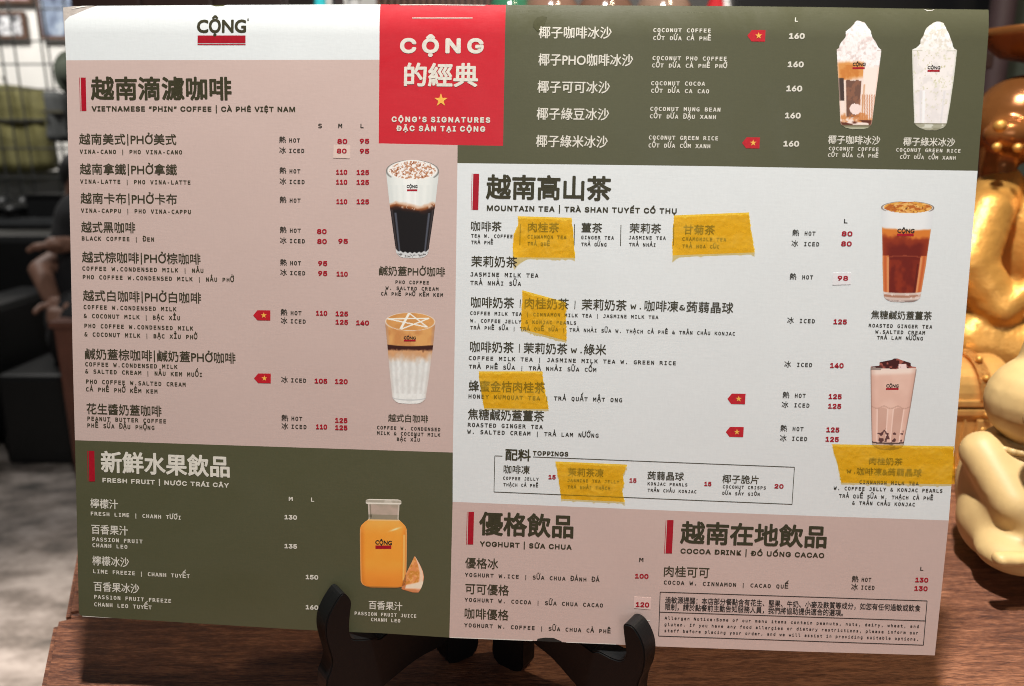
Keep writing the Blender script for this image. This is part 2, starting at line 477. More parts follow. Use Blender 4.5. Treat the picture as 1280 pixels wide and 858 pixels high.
# hand: palm, four fingers and thumb curled over the knee
hand = [[(v(70, 380, YP - .265), .027), (v(76, 384, YP - .30), .028)]]
for i, l in enumerate((.052, .060, .056, .045)):
    b0 = v(77, 384, YP - .31) + Vector((-.022 + i * .015, 0, 0)); hand.append([(b0, .0095), (b0 + Vector((.002, -l * .6, -.008)), .009), (b0 + Vector((.003, -l * .8, -.034)), .0078)])
b0 = v(72, 381, YP - .28); hand.append([(b0, .011), (b0 + Vector((-.035, -.028, .0)), .010), (b0 + Vector((-.038, -.056, -.012)), .009)])
tubes('hand', hand, SKIN, per, .005, 1)
hand = [[(v(86, 306, YP - .16), .026), (v(68, 307, YP - .2), .028)]]
for i, l in enumerate((.05, .06, .056, .045)):
    b0 = v(67, 307, YP - .2) + Vector((-.01, -.022 + i * .015, .004)); hand.append([(b0, .0095), (b0 + Vector((-l * .7, -.004, -.004)), .009), (b0 + Vector((-l * 1.1, -.004, -.018)), .0078)])
b0 = v(74, 307, YP - .22); hand.append([(b0, .011), (b0 + Vector((-.02, -.035, .005)), .010), (b0 + Vector((-.045, -.045, .0)), .009)])
tubes('hand', hand, SKIN, per, .005, 1)
tubes('shirt', [[(v(118, 280), .125), (v(118, 350), .155), (v(120, 400), .16)], [(v(100, 286), .085), (v(84, 318, YP - .05), .06)], [(v(136, 286), .085), (v(152, 318), .06)]], SHIRT, per, .012, 4)
tubes('trousers', [[(v(120, 420), .155), (v(104, 398, YP - .26), .095), (v(106, 408, YP - .30), .08), (v(110, 555, YP - .28), .055)], [(v(130, 420), .155), (v(128, 397, YP - .28), .10)], [(v(128, 400, YP - .33), .085), (v(130, 550, YP - .34), .055)]], SHIRT, per, .012, 4)
hr = tubes('hair', [[(v(106, 216, YP + .02), .078), (v(112, 236, YP + .03), .07), (v(108, 262, YP + .05), .05)]], mat('black_hair', (.010, .009, .009), rough=.6), per, .008, 3)
bm = bmesh.new(); s_ = v(124, 440); box(bm, (s_.x, s_.y + .02, (s_.z - .02) / 2), (.46, .5, max(.05, s_.z - .02)), bev=.02)
seat = from_bm('bench_seat', bm, LEATH); seat.location = per.location; tag(seat, 'black padded bench under the seated person', 'bench')

# ------------------------------------------------------------------ behind the top of the menu
DW = mat('dark_brown_wood', (.035, .016, .012), rough=.5, nscale=5, namt=.3)
SW = mat('slat_wood', (.15, .066, .036), rough=.5, nscale=8, namt=.35)
YB = 1.75
x0, x1 = on_y(88, 4, YB).x, on_y(360, 4, YB).x
e = empty('cabinet', ((x0 + x1) / 2, YB + .15, -.75), 'dark brown wooden cabinet rising behind the white menu header', 'cabinet')
bm = bmesh.new(); box(bm, (0, 0, .80), (x1 - x0, .3, 1.6), bev=.004); from_bm('carcass', bm, DW, e)
for k in range(3):
    bm = bmesh.new(); box(bm, ((k - 1) * (x1 - x0) / 3.05, -.156, .80), ((x1 - x0) / 3.2, .012, 1.5), bev=.003); from_bm('door', bm, DW, e)
x0, x1 = on_y(470, 4, YB).x, on_y(630, 4, YB).x
e = empty('slatted_screen', ((x0 + x1) / 2, YB, -.75), 'brown wooden slatted screen above the red menu panel', 'screen')
ns_ = 20; src = None
for k in range(ns_):
    if src is None:
        bm = bmesh.new(); box(bm, (0, 0, .8), ((x1 - x0) / ns_ * .72, .02, 1.6), bev=.002); src = from_bm('slat', bm, SW, e); o = src
    else: o = src.copy(); COL.objects.link(o)
    o.location.x = -(x1 - x0) / 2 + (k + .5) * (x1 - x0) / ns_
bm = bmesh.new(); box(bm, (0, .022, .8), ((x1 - x0), .02, 1.6)); from_bm('backing_panel', bm, DW, e)
# shelf with bottles
YS = 1.3
p = on_y(700, 70, YS); p0, p1 = on_y(365, 70, YS).x, on_y(1215, 70, YS).x
e = empty('display_counter', ((p0 + p1) / 2, YS + .1, -.75), 'tall dark counter hidden behind the menu carrying bottles', 'counter')
bm = bmesh.new(); box(bm, (0, 0, (p.z + .75) / 2 - .012), (p1 - p0, .26, p.z + .75 - .024)); from_bm('counter_body', bm, DW, e)
bm = bmesh.new(); box(bm, (0, 0, p.z + .75 - .012), (p1 - p0 + .02, .29, .024), bev=.003); from_bm('counter_top', bm, DW, e)


def bottle(px, colr, label, r, top_px, glass=True, group='bottles on the counter behind the menu'):
    b0 = on_y(px, 40, YS); e = empty('bottle', (b0.x, YS + .05, p.z + .0005), label, 'bottle', group)
    hh = on_y(px, top_px, YS + .05).z - p.z
    m = mat('bottle_' + '_'.join(str(int(c * 100)) for c in colr), colr, rough=.12, spec=.7)
    prof = [(0, .0), (r, .0), (r, hh * .58), (r * .8, hh * .68), (r * .35, hh * .78), (r * .33, hh * .93)]
    bm = bmesh.new(); rg = [[bm.verts.new((math.cos(a) * max(rr, 1e-4), math.sin(a) * max(rr, 1e-4), z)) for a in np.linspace(0, 2 * math.pi, 20, endpoint=False)] for rr, z in prof[1:]]
    bm.faces.new(rg[0][::-1]); bm.faces.new(rg[-1])
    for i in range(len(rg) - 1):
        for k in range(20): bm.faces.new((rg[i][k], rg[i][(k + 1) % 20], rg[i + 1][(k + 1) % 20], rg[i + 1][k]))
    from_bm('glass', bm, m, e, smooth=True)
    bm = bmesh.new(); cyl(bm, (0, 0, hh * .931), (0, 0, hh), r * .42, seg=16); from_bm('cap', bm, m, e)


bottle(393, (.05, .55, .62), 'bottle coloured cyan for a glint above the white menu header', .028, -8)  # a cyan glint, painted as the colour of the whole bottle
bottle(437, (.55, .55, .55), 'pale grey bottle left of the slatted screen', .03, -6)
bottle(416, (.05, .04, .04), 'black bottle between the cyan and grey bottles', .028, -10)
bottle(637, (.05, .22, .12), 'green bottle just right of the slatted screen', .034, -40)
bottle(690, (.30, .17, .12), 'brown clay bottle right of the green bottle', .045, -40)
bottle(760, (.24, .13, .09), 'darker brown bottle in the middle above the olive panel', .045, -40)
bottle(835, (.34, .22, .16), 'tan bottle left of the red cone ornament', .045, -40)
pr = on_y(904, 9, YS); e = empty('cone_ornament', (pr.x, YS + .05, p.z + .0005), 'red cone ornament with a white side above the olive panel', 'ornament')
hz = on_y(904, -14, YS + .05).z - p.z
bm = bmesh.new(); cyl(bm, (0, 0, 0), (0, 0, hz), .045, .004, 24); from_bm('cone', bm, mat('red_felt', (.55, .012, .02), rough=.8), e)
bm = bmesh.new(); cyl(bm, (.020, -.01, 0), (.016, -.004, hz * .9), .022, .004, 16); from_bm('white_trim', bm, mat('white_felt', (.7, .7, .7), rough=.9), e)
# dark screen at right and column behind the figure
bm = bmesh.new(); q0, q1 = on_y(925, 5, 1.9).x, on_y(1256, 5, 1.9).x; box(bm, ((q0 + q1) / 2, 1.93, .1), (q1 - q0, .05, 1.7)); o = from_bm('dark_partition', bm, mat('near_black_panel', (.008, .008, .009), rough=.6)); tag(o, 'near black partition behind the top right of the menu', 'partition')
bm = bmesh.new(); cyl(bm, (on_y(1252, 20, 1.5).x, 1.5, -.749), (on_y(1252, 20, 1.5).x, 1.5, 1.6), .022, seg=20); o = from_bm('post', bm, mat('dull_purple_brown', (.06, .034, .036), rough=.7), smooth=True); tag(o, 'dull purple brown post beside the top right menu corner', 'post')
bm = bmesh.new(); box(bm, (on_y(1300, 20, 1.7).x + .12, 1.75, .1), (.36, .06, 1.7)); o = from_bm('grey_green_panel', bm, mat('grey_green_board', (.07, .085, .065), rough=.7)); tag(o, 'grey green panel behind the golden figure', 'panel')


# ================================================================== MENU BOARD
board = empty('menu_board', (0, 0, 0), 'large printed cafe drinks menu in pink, olive and white on a black easel', 'menu')
board.matrix_world = MB

LE = [(77, 8), (80.5, 40), (82.5, 75.6), (85, 180), (88, 300), (91, 450), (93.7, 550.5), (96.3, 660), (98.4, 764)]
RE = [(1238, 11), (1222, 213.8), (1205.5, 415), (1190.5, 590), (1186, 650.8), (1168.5, 819.5)]
TOPE = [(77, 8.5), (90, 6.7), (150, 6), (260, 5.2), (400, 4.4), (474.5, 4.2), (632, 4.8), (800, 5.6), (930, 6.4), (1040, 7.8), (1140, 9.6), (1238, 11)]
BOTE = [(98.6, 765), (99.6, 768.5), (103, 770.4), (235, 778.8), (369, 787), (420, 789.6), (475, 791.6), (561.7, 797.2), (665, 801.2), (761, 805.5), (822, 808.3), (995, 814.4), (1168.5, 819.5)]


def sheet(name, pts, w, m, parent, levels=True):
    """flat printed region; pts measured on the print, follows the board's curl at its top"""
    P = np.array(pts, float); u, v = uv(P[:, 0], P[:, 1])
    bm = bmesh.new(); vs = [bm.verts.new((a, b, 0)) for a, b in zip(u, v)]
    bm.faces.new(vs)
    if levels:
        for d in [0.013 - 0.0008 * i for i in range(16)]:
            bmesh.ops.bisect_plane(bm, geom=bm.verts[:] + bm.edges[:] + bm.faces[:], plane_co=(0, BH - d, 0), plane_no=(0, 1, 0), dist=1e-6)
    bmesh.ops.triangulate(bm, faces=bm.faces[:])
    for q in bm.verts: q.co.z = w + float(bend(q.co.y))
    for f in bm.faces:
        if f.normal.z < 0: f.normal_flip()
    mm = bpy.data.meshes.new(name); bm.to_mesh(mm); bm.free(); mm.materials.append(m)
    mm.polygons.foreach_set('use_smooth', [True] * len(mm.polygons))
    o = bpy.data.objects.new(name, mm); COL.objects.link(o); o.parent = parent
    return o


# backing card with thickness
def backing():
    out = TOPE + RE[1:] + BOTE[::-1][1:] + LE[::-1][1:-1]
    P = np.array(out, float); u, v = uv(P[:, 0], P[:, 1])
    bm = bmesh.new(); vs = [bm.verts.new((a, b, 0)) for a, b in zip(u, v)]
    f = bm.faces.new(vs)
    for d in [0.013 - 0.0008 * i for i in range(16)]:
        bmesh.ops.bisect_plane(bm, geom=bm.verts[:] + bm.edges[:] + bm.faces[:], plane_co=(0, BH - d, 0), plane_no=(0, 1, 0), dist=1e-6)
    for q in bm.verts: q.co.z = -0.00008 + float(bend(q.co.y))
    fs = bm.faces[:]
    r = bmesh.ops.extrude_face_region(bm, geom=fs)
    bmesh.ops.translate(bm, verts=[g for g in r['geom'] if isinstance(g, bmesh.types.BMVert)], vec=(0, 0, -0.0017))
    return from_bm('backing_card', bm, mat('worn_card_edge', (0.42, 0.37, 0.33), nscale=300, namt=0.2, bump=0.4, bscale=900, bdist=0.0003), board)


backing()
W0 = 0.0
sheets = {}
hdr = [(80.3, 27), (82.5, 24), (86, 20.4), (92, 17.8), (101, 13.6), (110, 9.6), (116, 7.4), (119, 6.3)] + TOPE[3:6] + [(474.2, 74.9), (82.7, 75.6)]
sheets['hdr'] = sheet('white_header_panel', hdr, W0, WHITE, board)
sheets['red'] = sheet('red_signature_panel', [(474.5, 4.2), (632, 4.8), (630.4, 95), (628.8, 182.6), (572, 181.6), (473.4, 179.5), (474.2, 74.9)], W0, RED, board)
sheets['pink'] = sheet('pink_coffee_panel', [(82.7, 75.6), (474.2, 74.9), (473.4, 179.5), (572, 181.6), (571.8, 204.2), (569.6, 360), (566, 565.9), (400, 560.5), (93.7, 550.5), (91, 450), (88, 300), (85, 180)], W0, PINK, board)
sheets['olive'] = sheet('olive_smoothie_panel', TOPE[6:] + [(1222, 213.8), (1120, 212.2), (1000, 210), (890, 208), (730, 206), (571.8, 204.2), (572, 181.6), (628.8, 182.6), (630.4, 95)], W0, GREEN, board)
sheets['tea'] = sheet('white_tea_panel', [(571.8, 204.2), (730, 206), (890, 208), (1000, 210), (1120, 212.2), (1222, 213.8), (1205.5, 415), (1190.5, 590), (1186, 650.8), (1024, 645.4), (890, 640.6), (730, 634.2), (565.8, 627.5), (566, 565.9), (569.6, 360)], W0, WHITE, board)
sheets['fruit'] = sheet('olive_fruit_panel', [(93.7, 550.5), (400, 560.5), (566, 565.9), (565.8, 627.5), (561.7, 797.2), (475, 791.6), (420, 789.6), (369, 787), (235, 778.8), (103, 770.4), (99.6, 768.5), (98.6, 765), (96.3, 660)], W0, GREEN, board)
sheets['rose'] = sheet('pink_yoghurt_panel', [(565.8, 627.5), (730, 634.2), (890, 640.6), (1024, 645.4), (1186, 650.8), (1168.5, 819.5), (995, 814.4), (822, 808.3), (761, 805.5), (665, 801.2), (561.7, 797.2)], W0, PINK, board)

# ------------------------------------------------------------------ printing
def slope(x, y):
    X = x - 640; Y = y - 429
    return 0.0251 + 5.579e-5 * Y - 7.09e-8 * X * Y - 5.94e-6 * X


def lean(x): return 0.0237 - (x - 90) * 9.86e-5


def to_board(X, Y, w):
    u, v = uv(X, Y)
    return np.stack([u, v, w + bend(v)], 1)


JOBS = []; GLY = {}


def has_cjk(s): return any(ord(c) > 0x2E00 for c in s)


def T(sec, s, x0, x1, yb, h, style='r', col=None, name=None):
    """x0..x1 ink extent, yb baseline (bottom of the characters for Chinese), h cap height (character height)"""
    JOBS.append([sec, s, x0, x1, yb, h, style, col, name])


# style: r regular, b bold, k heavy, m fixed pitch
FAT = {'r': (4, 0.013), 'b': (8, 0.034), 'k': (12, 0.028), 'm': (4, 0.024), 'p': (10, 0.038)}
C_, R_, D_, O_ = I_CREAM, I_RED, I_DARK, I_OLIVE
H = 'hdr'
T(H, 'CỘNG', 246.8, 307, 40.7, 15.7, 'b', O_, 'logo_lettering')
T(H, '®', 308.5, 311, 26, 3, 'r', O_, 'logo_lettering')
K = 'pink'
T(K, '越南滴濾咖啡', 114.5, 289, 124.5, 28, 'k', O_, 'section_heading')
T(K, 'VIETNAMESE “PHIN” COFFEE | CÀ PHÊ VIỆT NAM', 115, 368.7, 139, 7.9, 'b', O_, 'section_heading')
for s, x0, x1, y in [('越南美式|PHỞ美式', 99.2, 220.5, 180.6), ('越南拿鐵|PHỞ拿鐵', 100, 221.2, 218), ('越南卡布|PHỞ卡布', 101, 221.2, 254.5),
                     ('越式黑咖啡', 101.8, 169.2, 290.5), ('越式棕咖啡|PHỞ棕咖啡', 102.8, 250.8, 328), ('越式白咖啡|PHỞ白咖啡', 104, 251.5, 376),
                     ('鹹奶蓋棕咖啡|鹹奶蓋PHỞ咖啡', 106.5, 294.5, 449), ('花生醬奶蓋咖啡', 108.5, 202, 517.5)]:
    T(K, s, x0, x1, y, 13.5, 'r', O_, 'item_name')
for s, x0, x1, y in [('VINA-CANO | PHO VINA-CANO', 100, 227.5, 192), ('VINA-LATTE | PHO VINA-LATTE', 100.5, 238, 229.3),
                     ('VINA-CAPPU | PHO VINA-CAPPU', 101.5, 238.5, 265.6), ('BLACK COFFEE | ĐEN', 102.5, 192.5, 300.4),
                     ('COFFEE W.CONDENSED MILK | NÂU', 103.2, 254.2, 338), ('PHO COFFEE W.CONDENSED MILK | NÂU PHỞ', 103.8, 292.5, 348.6),
                     ('COFFEE W.CONDENSED MILK', 104.8, 220.5, 386.2), ('& COCONUT MILK | BẠC XỈU', 105, 225, 397.2),
                     ('PHO COFFEE W.CONDENSED MILK', 105.8, 241.5, 409.6), ('& COCONUT MILK | BẠC XỈU PHỞ', 105.8, 246.8, 420.2),
                     ('COFFEE W.CONDENSED MILK', 106.8, 221.8, 457.6), ('& SALTED CREAM | NÂU KEM MUỐI', 106.8, 252.5, 466.5),
                     ('PHO COFFEE W.SALTED CREAM', 107.8, 232, 479.3), ('CÀ PHÊ PHỞ KÈM KEM', 107.8, 196.8, 489),
                     ('PEANUT BUTTER COFFEE', 109.5, 207.5, 525.6), ('PHÊ SỮA ĐẬU PHỘNG', 109.5, 193, 534.2)]:
    T(K, s, x0, x1, y, 5.7, 'm', O_, 'item_description')


def hot(sec, x, y, hx, m=D_, w=13.2):
    T(sec, '熱', x, x + 8.2, y + 0.6, 8, 'r', m, 'serving_mark'); T(sec, 'HOT', hx, hx + w, y, 5.7, 'm', m, 'serving_mark')


def iced(sec, x, y, hx, m=D_, w=18.4):
    T(sec, '冰', x, x + 8.2, y + 0.8, 8, 'r', m, 'serving_mark'); T(sec, 'ICED', hx, hx + w, y, 5.7, 'm', m, 'serving_mark')


for f, y, dx in [(hot, 178, 0), (iced, 191, 0), (hot, 216.5, .4), (iced, 229.8, .4), (hot, 253.1, .6), (hot, 290.7, .8), (iced, 303.7, .8),
                 (hot, 331.3, 1.2), (iced, 343.7, 1.2), (hot, 393.7, 1.8), (iced, 404, 1.8), (iced, 477.8, 2.4), (hot, 525.7, 2.8), (iced, 535.7, 2.8)]:
    f(K, 349.2 + dx, y, 361.8 + dx)
for s, x0, x1 in [('S', 398, 402.3), ('M', 423, 427.6), ('L', 450.8, 454.4)]: T(K, s, x0, x1, 160, 6, 'm', D_, 'size_letter')
for s, x0, x1, y in [('80', 422, 433.8, 179.5), ('95', 450, 461.2, 179.3), ('95', 450, 461.2, 191.8),
                     ('110', 420.5, 433.8, 218), ('125', 446, 461, 218.3), ('110', 420.5, 433.8, 230.4), ('125', 446, 461, 230.6),
                     ('110', 420.8, 433.8, 254.8), ('125', 446, 461, 254.9), ('80', 396.6, 408, 292.1), ('80', 396.8, 408.2, 304.5), ('95', 423.2, 434.6, 304.3),
                     ('95', 398, 408.8, 332), ('95', 398, 408.8, 344.5), ('110', 421, 434.4, 345.3), ('110', 395.4, 408.8, 394.2), ('125', 419.8, 434.8, 395),
                     ('125', 419.8, 434.8, 405.4), ('140', 445.5, 461, 406.2), ('105', 393.6, 408.8, 479), ('120', 419, 434.3, 479.5),
                     ('125', 419.3, 434, 528.2), ('110', 395.4, 408.6, 536.2), ('125', 419.3, 434, 537.2)]:
    T(K, s, x0, x1, y, 6.9, 'p', R_, 'price')
T(K, '鹹奶蓋PHỞ咖啡', 473.8, 556.2, 344.2, 11.7, 'r', O_, 'picture_caption')
for s, x0, x1, y in [('PHO COFFEE', 494.5, 536, 354.6), ('W. SALTED CREAM', 482, 548, 362), ('CÀ PHÊ PHỞ KÈM KEM', 476.5, 553.6, 369.2),
                     ('COFFEE W. CONDENSED', 471.5, 550.3, 536.4), ('MILK & COCONUT MILK', 471.5, 550.3, 543.2), ('BẠC XỈU', 496.2, 524.6, 551)]:
    T(K, s, x0, x1, y, 4.7, 'm', D_, 'picture_caption')
T(K, '越式白咖啡', 485.2, 535, 527, 9.6, 'r', O_, 'picture_caption')
# red panel
K = 'red'
T(K, 'CỘNG', 501.2, 603.2, 65.5, 22.5, 'k', C_, 'section_heading'); T(K, '的經典', 505.8, 596.5, 107.8, 28.5, 'k', C_, 'section_heading')
T(K, "CỘNG'S SIGNATURES", 490, 612.2, 152.3, 8.2, 'k', C_, 'section_heading'); T(K, 'ĐẶC SẢN TẠI CỘNG', 495.8, 606, 163.6, 8.2, 'k', C_, 'section_heading')
# olive smoothie panel
K = 'olive'
for s, x0, x1, y in [('椰子咖啡冰沙', 673.5, 764.2, 48), ('椰子PHO咖啡冰沙', 673, 791, 82), ('椰子可可冰沙', 671.8, 762, 116), ('椰子綠豆冰沙', 670.8, 761, 149.6), ('椰子綠米冰沙', 670, 759.2, 183.8)]:
    T(K, s, x0, x1, y, 14.9, 'r', C_, 'item_name')
for s, x0, x1, y in [('COCONUT COFFEE', 816.8, 888.2, 40.2), ('CỐT DỪA CÀ PHÊ', 816.6, 888.2, 50.2), ('COCONUT PHO COFFEE', 815.8, 908, 75.2), ('CỐT DỪA CÀ PHÊ PHỞ', 815.2, 908.5, 84.4),
                     ('COCONUT COCOA', 814, 881, 106.6), ('CỐT DỪA CA CAO', 814, 886, 116), ('COCONUT MUNG BEAN', 813, 900.2, 138.6), ('CỐT DỪA ĐẬU XANH', 812.5, 894.5, 148),
                     ('COCONUT GREEN RICE', 811.2, 897.2, 174.4), ('CỐT DỪA CỐM XANH', 810.8, 887.5, 184.4)]:
    T(K, s, x0, x1, y, 5.6, 'm', C_, 'item_description')
T(K, 'L', 994.2, 997.6, 26.8, 6.3, 'm', C_, 'size_letter')
for x0, x1, y in [(986.5, 1005.2, 48.4), (985, 1004, 83.8), (983.2, 1002, 114), (981.5, 1000.2, 147.8), (979.5, 998.2, 183)]: T(K, '160', x0, x1, y, 8.2, 'p', C_, 'price')
T(K, '椰子咖啡冰沙', 1035, 1099.8, 180, 10.8, 'r', C_, 'picture_caption'); T(K, '椰子綠米冰沙', 1128.8, 1193.2, 182.4, 10.8, 'r', C_, 'picture_caption')
for s, x0, x1, y in [('COCONUT COFFEE', 1036, 1097.8, 188), ('CỐT DỪA CÀ PHÊ', 1035, 1097.5, 196.2), ('COCONUT GREEN RICE', 1120.2, 1200.2, 189.6), ('CỐT DỪA CỐM XANH', 1125, 1194.2, 198.6)]:
    T(K, s, x0, x1, y, 5, 'm', C_, 'picture_caption')
# tea panel
K = 'tea'
T(K, '越南高山茶', 608.2, 763, 248.2, 29.5, 'k', O_, 'section_heading'); T(K, 'MOUNTAIN TEA | TRÀ SHAN TUYẾT CỔ THỤ', 608.8, 845.5, 263.2, 8.2, 'b', O_, 'section_heading')
for s, x0, x1, y in [('咖啡茶', 588.8, 626.8, 288.6), ('肉桂茶', 659.8, 698.5, 290), ('薑茶', 726.8, 752.5, 290.6), ('茉莉茶', 786.8, 826.2, 291.2), ('甘菊茶', 854, 893.2, 293)]:
    T(K, s, x0, x1, y, 12, 'r', O_, 'item_name')
for s, x0, x1, y in [('TEA W. COFFEE', 589, 640.5, 296.8), ('TRÀ PHÊ', 589, 616.2, 305), ('CINNAMON TEA', 659.5, 707.8, 298), ('TRÀ QUẾ', 659.5, 687, 306.8),
                     ('GINGER TEA', 726.5, 767.2, 298.8), ('TRÀ GỪNG', 726.5, 758, 307.5), ('JASMINE TEA', 786.2, 832, 299), ('TRÀ NHÀI', 786.2, 819.2, 307.8),
                     ('CHAMOMILE TEA', 853, 907.5, 300.8), ('TRÀ HOA CÚC', 853, 898.8, 309.8)]:
    T(K, s, x0, x1, y, 4.8, 'm', D_, 'item_description')
for s, x0, x1, y in [('茉莉奶茶', 589, 646.2, 333.4), ('咖啡奶茶', 588.8, 642.5, 384.4), ('肉桂奶茶', 655.8, 710.8, 385.8), ('茉莉奶茶', 727, 783, 387.4), ('咖啡凍', 805.5, 847.5, 389), ('蒟蒻晶球', 858, 916.2, 390.5),
                     ('咖啡奶茶', 587.5, 642, 440), ('茉莉奶茶', 654.5, 709, 441.8), ('綠米', 730, 757.5, 443.4), ('蜂蜜金桔肉桂茶', 585.8, 680.8, 489), ('焦糖鹹奶蓋薑茶', 584.8, 680, 524.3)]:
    T(K, s, x0, x1, y, 13.5, 'r', O_, 'item_name')
T(K, 'W.', 788, 801, 386.2, 6.5, 'm', O_, 'item_name'); T(K, '&', 849.2, 856, 387.6, 7.2, 'm', O_, 'item_name'); T(K, 'W.', 713.5, 727, 441, 6.5, 'm', O_, 'item_name')
for s, x0, x1, y, h in [('JASMINE MILK TEA', 588.2, 672.8, 345.3, 5.7), ('TRÀ NHÀI SỮA', 588, 651.2, 356, 5.7), ('COFFEE MILK TEA | CINNAMON MILK TEA | JASMINE MILK TEA', 587.8, 822.8, 393.4, 4.8),
                        ('W. COFFEE JELLY & KONJAC PEARLS', 587.8, 720, 402.8, 4.8), ('TRÀ PHÊ SỮA | TRÀ QUẾ SỮA | TRÀ NHÀI SỮA W. THẠCH CÀ PHÊ & TRÂN CHÂU KONJAC', 587.8, 918.5, 411.6, 4.8),
                        ('COFFEE MILK TEA | JASMINE MILK TEA W. GREEN RICE', 586, 844.5, 449.8, 5.4), ('TRÀ PHÊ SỮA | TRÀ NHÀI SỮA CỐM', 586, 745.2, 460.6, 5.4),
                        ('HONEY KUMQUAT TEA |', 585.8, 683.8, 497.8, 5.6), ('TRÀ QUẤT MẬT ONG', 692.5, 777.5, 500.4, 5.6), ('ROASTED GINGER TEA', 584.8, 678.2, 533.4, 5.6),
                        ('W. SALTED CREAM | TRÀ LAM NƯỚNG', 584.2, 748, 542, 5.6), ('COFFEE JELLY', 629, 673.2, 599.4, 4.2), ('THẠCH CÀ PHÊ', 629.2, 672.5, 607.6, 4.2),
                        ('JASMINE TEA JELLY', 709.5, 773.8, 602.2, 4.2), ('TRÀ NHÀI THẠCH', 709.5, 762.5, 610.6, 4.2), ('KONJAC PEARLS', 809.5, 859, 606.4, 4.2),
                        ('TRÂN CHÂU KONJAC', 809.5, 870.2, 614.6, 4.2), ('COCONUT CRISPS', 903.5, 957, 610.2, 4.2), ('DỪA SẤY GIÒN', 903, 949.4, 618.4, 4.2)]:
    T(K, s, x0, x1, y, h, 'm', D_, 'item_description')
T(K, '配料', 631.8, 663, 575.2, 14, 'b', O_, 'section_heading'); T(K, 'TOPPINGS', 666.2, 710, 569, 6.8, 'b', O_, 'section_heading')
for s, x0, x1, y in [('咖啡凍', 629.5, 662, 591.6), ('茉莉茶凍', 710, 754.2, 595.2), ('蒟蒻晶球', 809.2, 854.5, 599.6), ('椰子脆片', 902.8, 948, 603.8)]: T(K, s, x0, x1, y, 10.4, 'r', O_, 'item_name')
T(K, 'L', 1055, 1059, 279, 6, 'm', D_, 'size_letter')
for f, x, y, hx in [(hot, 990.4, 294.3, 1005.8), (iced, 989.2, 307.5, 1005.2), (hot, 987, 349, 1002.8), (iced, 983.8, 403.6, 999.8), (iced, 980.2, 458.4, 996.4),
                    (hot, 978.2, 497, 993.6), (iced, 977, 509, 993), (hot, 975.4, 538.6, 990.8), (iced, 974.8, 550.7, 990.2)]: f(K, x, y, hx, D_)
for s, x0, x1, y in [('80', 1052.2, 1065, 295), ('80', 1051.5, 1064, 307.5), ('125', 1042, 1058, 405), ('140', 1037.7, 1054, 459.6), ('125', 1035.8, 1051.5, 498.4),
                     ('125', 1035.2, 1051, 510.5), ('125', 1033, 1048.7, 540), ('125', 1032, 1047.9, 551.8)]: T(K, s, x0, x1, y, 7, 'p', R_, 'price')
for s, x0, x1, y in [('15', 685.8, 694.2, 598.8), ('15', 787, 795.2, 603), ('15', 880.5, 888.8, 607.3), ('20', 968.2, 979, 610.3)]: T(K, s, x0, x1, y, 6.2, 'p', R_, 'price')
T(K, '焦糖鹹奶蓋薑茶', 1088.6, 1164.3, 398.6, 10.6, 'r', O_, 'picture_caption')
for s, x0, x1, y in [('ROASTED GINGER TEA', 1085.8, 1165, 409), ('W.SALTED CREAM', 1094, 1156, 416.8), ('TRÀ LAM NƯỚNG', 1096, 1153.3, 424.2), ('CINNAMON MILK TEA', 1074.3, 1148, 604.7),
                     ('W. COFFEE JELLY & KONJAC PEARLS', 1042, 1177.7, 612.3), ('TRÀ QUẾ SỮA W. THẠCH CÀ PHÊ', 1048.7, 1166, 622), ('& TRÂN CHÂU KONJAC', 1065.2, 1143.2, 630.8)]:
    T(K, s, x0, x1, y, 4.9, 'm', D_, 'picture_caption')
T(K, '肉桂奶茶', 1086.3, 1127.7, 580.8, 9, 'r', O_, 'picture_caption'); T(K, 'W.', 1058, 1068.7, 591.6, 5.4, 'm', O_, 'picture_caption')
T(K, '咖啡凍&蒟蒻晶球', 1070.8, 1151.7, 593.8, 9.4, 'r', O_, 'picture_caption')
# olive fruit panel
K = 'fruit'
T(K, '新鮮水果飲品', 127, 286.5, 590, 25.8, 'k', C_, 'section_heading'); T(K, 'FRESH FRUIT | NƯỚC TRÁI CÂY', 128.5, 286, 602.8, 6.9, 'b', C_, 'section_heading')
for s, x0, x1, y in [('檸檬汁', 113.2, 147.5, 635), ('百香果汁', 114.5, 160, 667.3), ('檸檬冰沙', 115.8, 161.2, 706.6), ('百香果冰沙', 117.5, 174, 738.8)]: T(K, s, x0, x1, y, 11.8, 'r', C_, 'item_name')
for s, x0, x1, y in [('FRESH LIME | CHANH TƯƠI', 113.8, 225.8, 644.3), ('PASSION FRUIT', 115.8, 178.2, 676.3), ('CHANH LEO', 115.8, 159.2, 683.8), ('LIME FREEZE | CHANH TUYẾT', 116.8, 237.2, 716.4),
                     ('PASSION FRUIT FREEZE', 118, 213.8, 748.3), ('CHANH LEO TUYẾT', 118, 189.5, 757.7)]: T(K, s, x0, x1, y, 5.4, 'm', C_, 'item_description')
T(K, 'M', 361.2, 365.8, 626, 5.6, 'm', C_, 'size_letter'); T(K, 'L', 389, 392.6, 627, 5.6, 'm', C_, 'size_letter')
for s, x0, x1, y in [('130', 356, 371, 649), ('135', 356, 371, 685.2), ('150', 382.5, 397.5, 723.8), ('160', 382.5, 397.5, 761.5)]: T(K, s, x0, x1, y, 6.4, 'p', C_, 'price')
T(K, '百香果汁', 461, 502.7, 761.4, 10.6, 'r', C_, 'picture_caption')
T(K, 'PASSION FRUIT JUICE', 443.5, 520.2, 768.6, 4.8, 'm', C_, 'picture_caption'); T(K, 'CHANH LEO', 464, 500.2, 776.4, 4.8, 'm', C_, 'picture_caption')
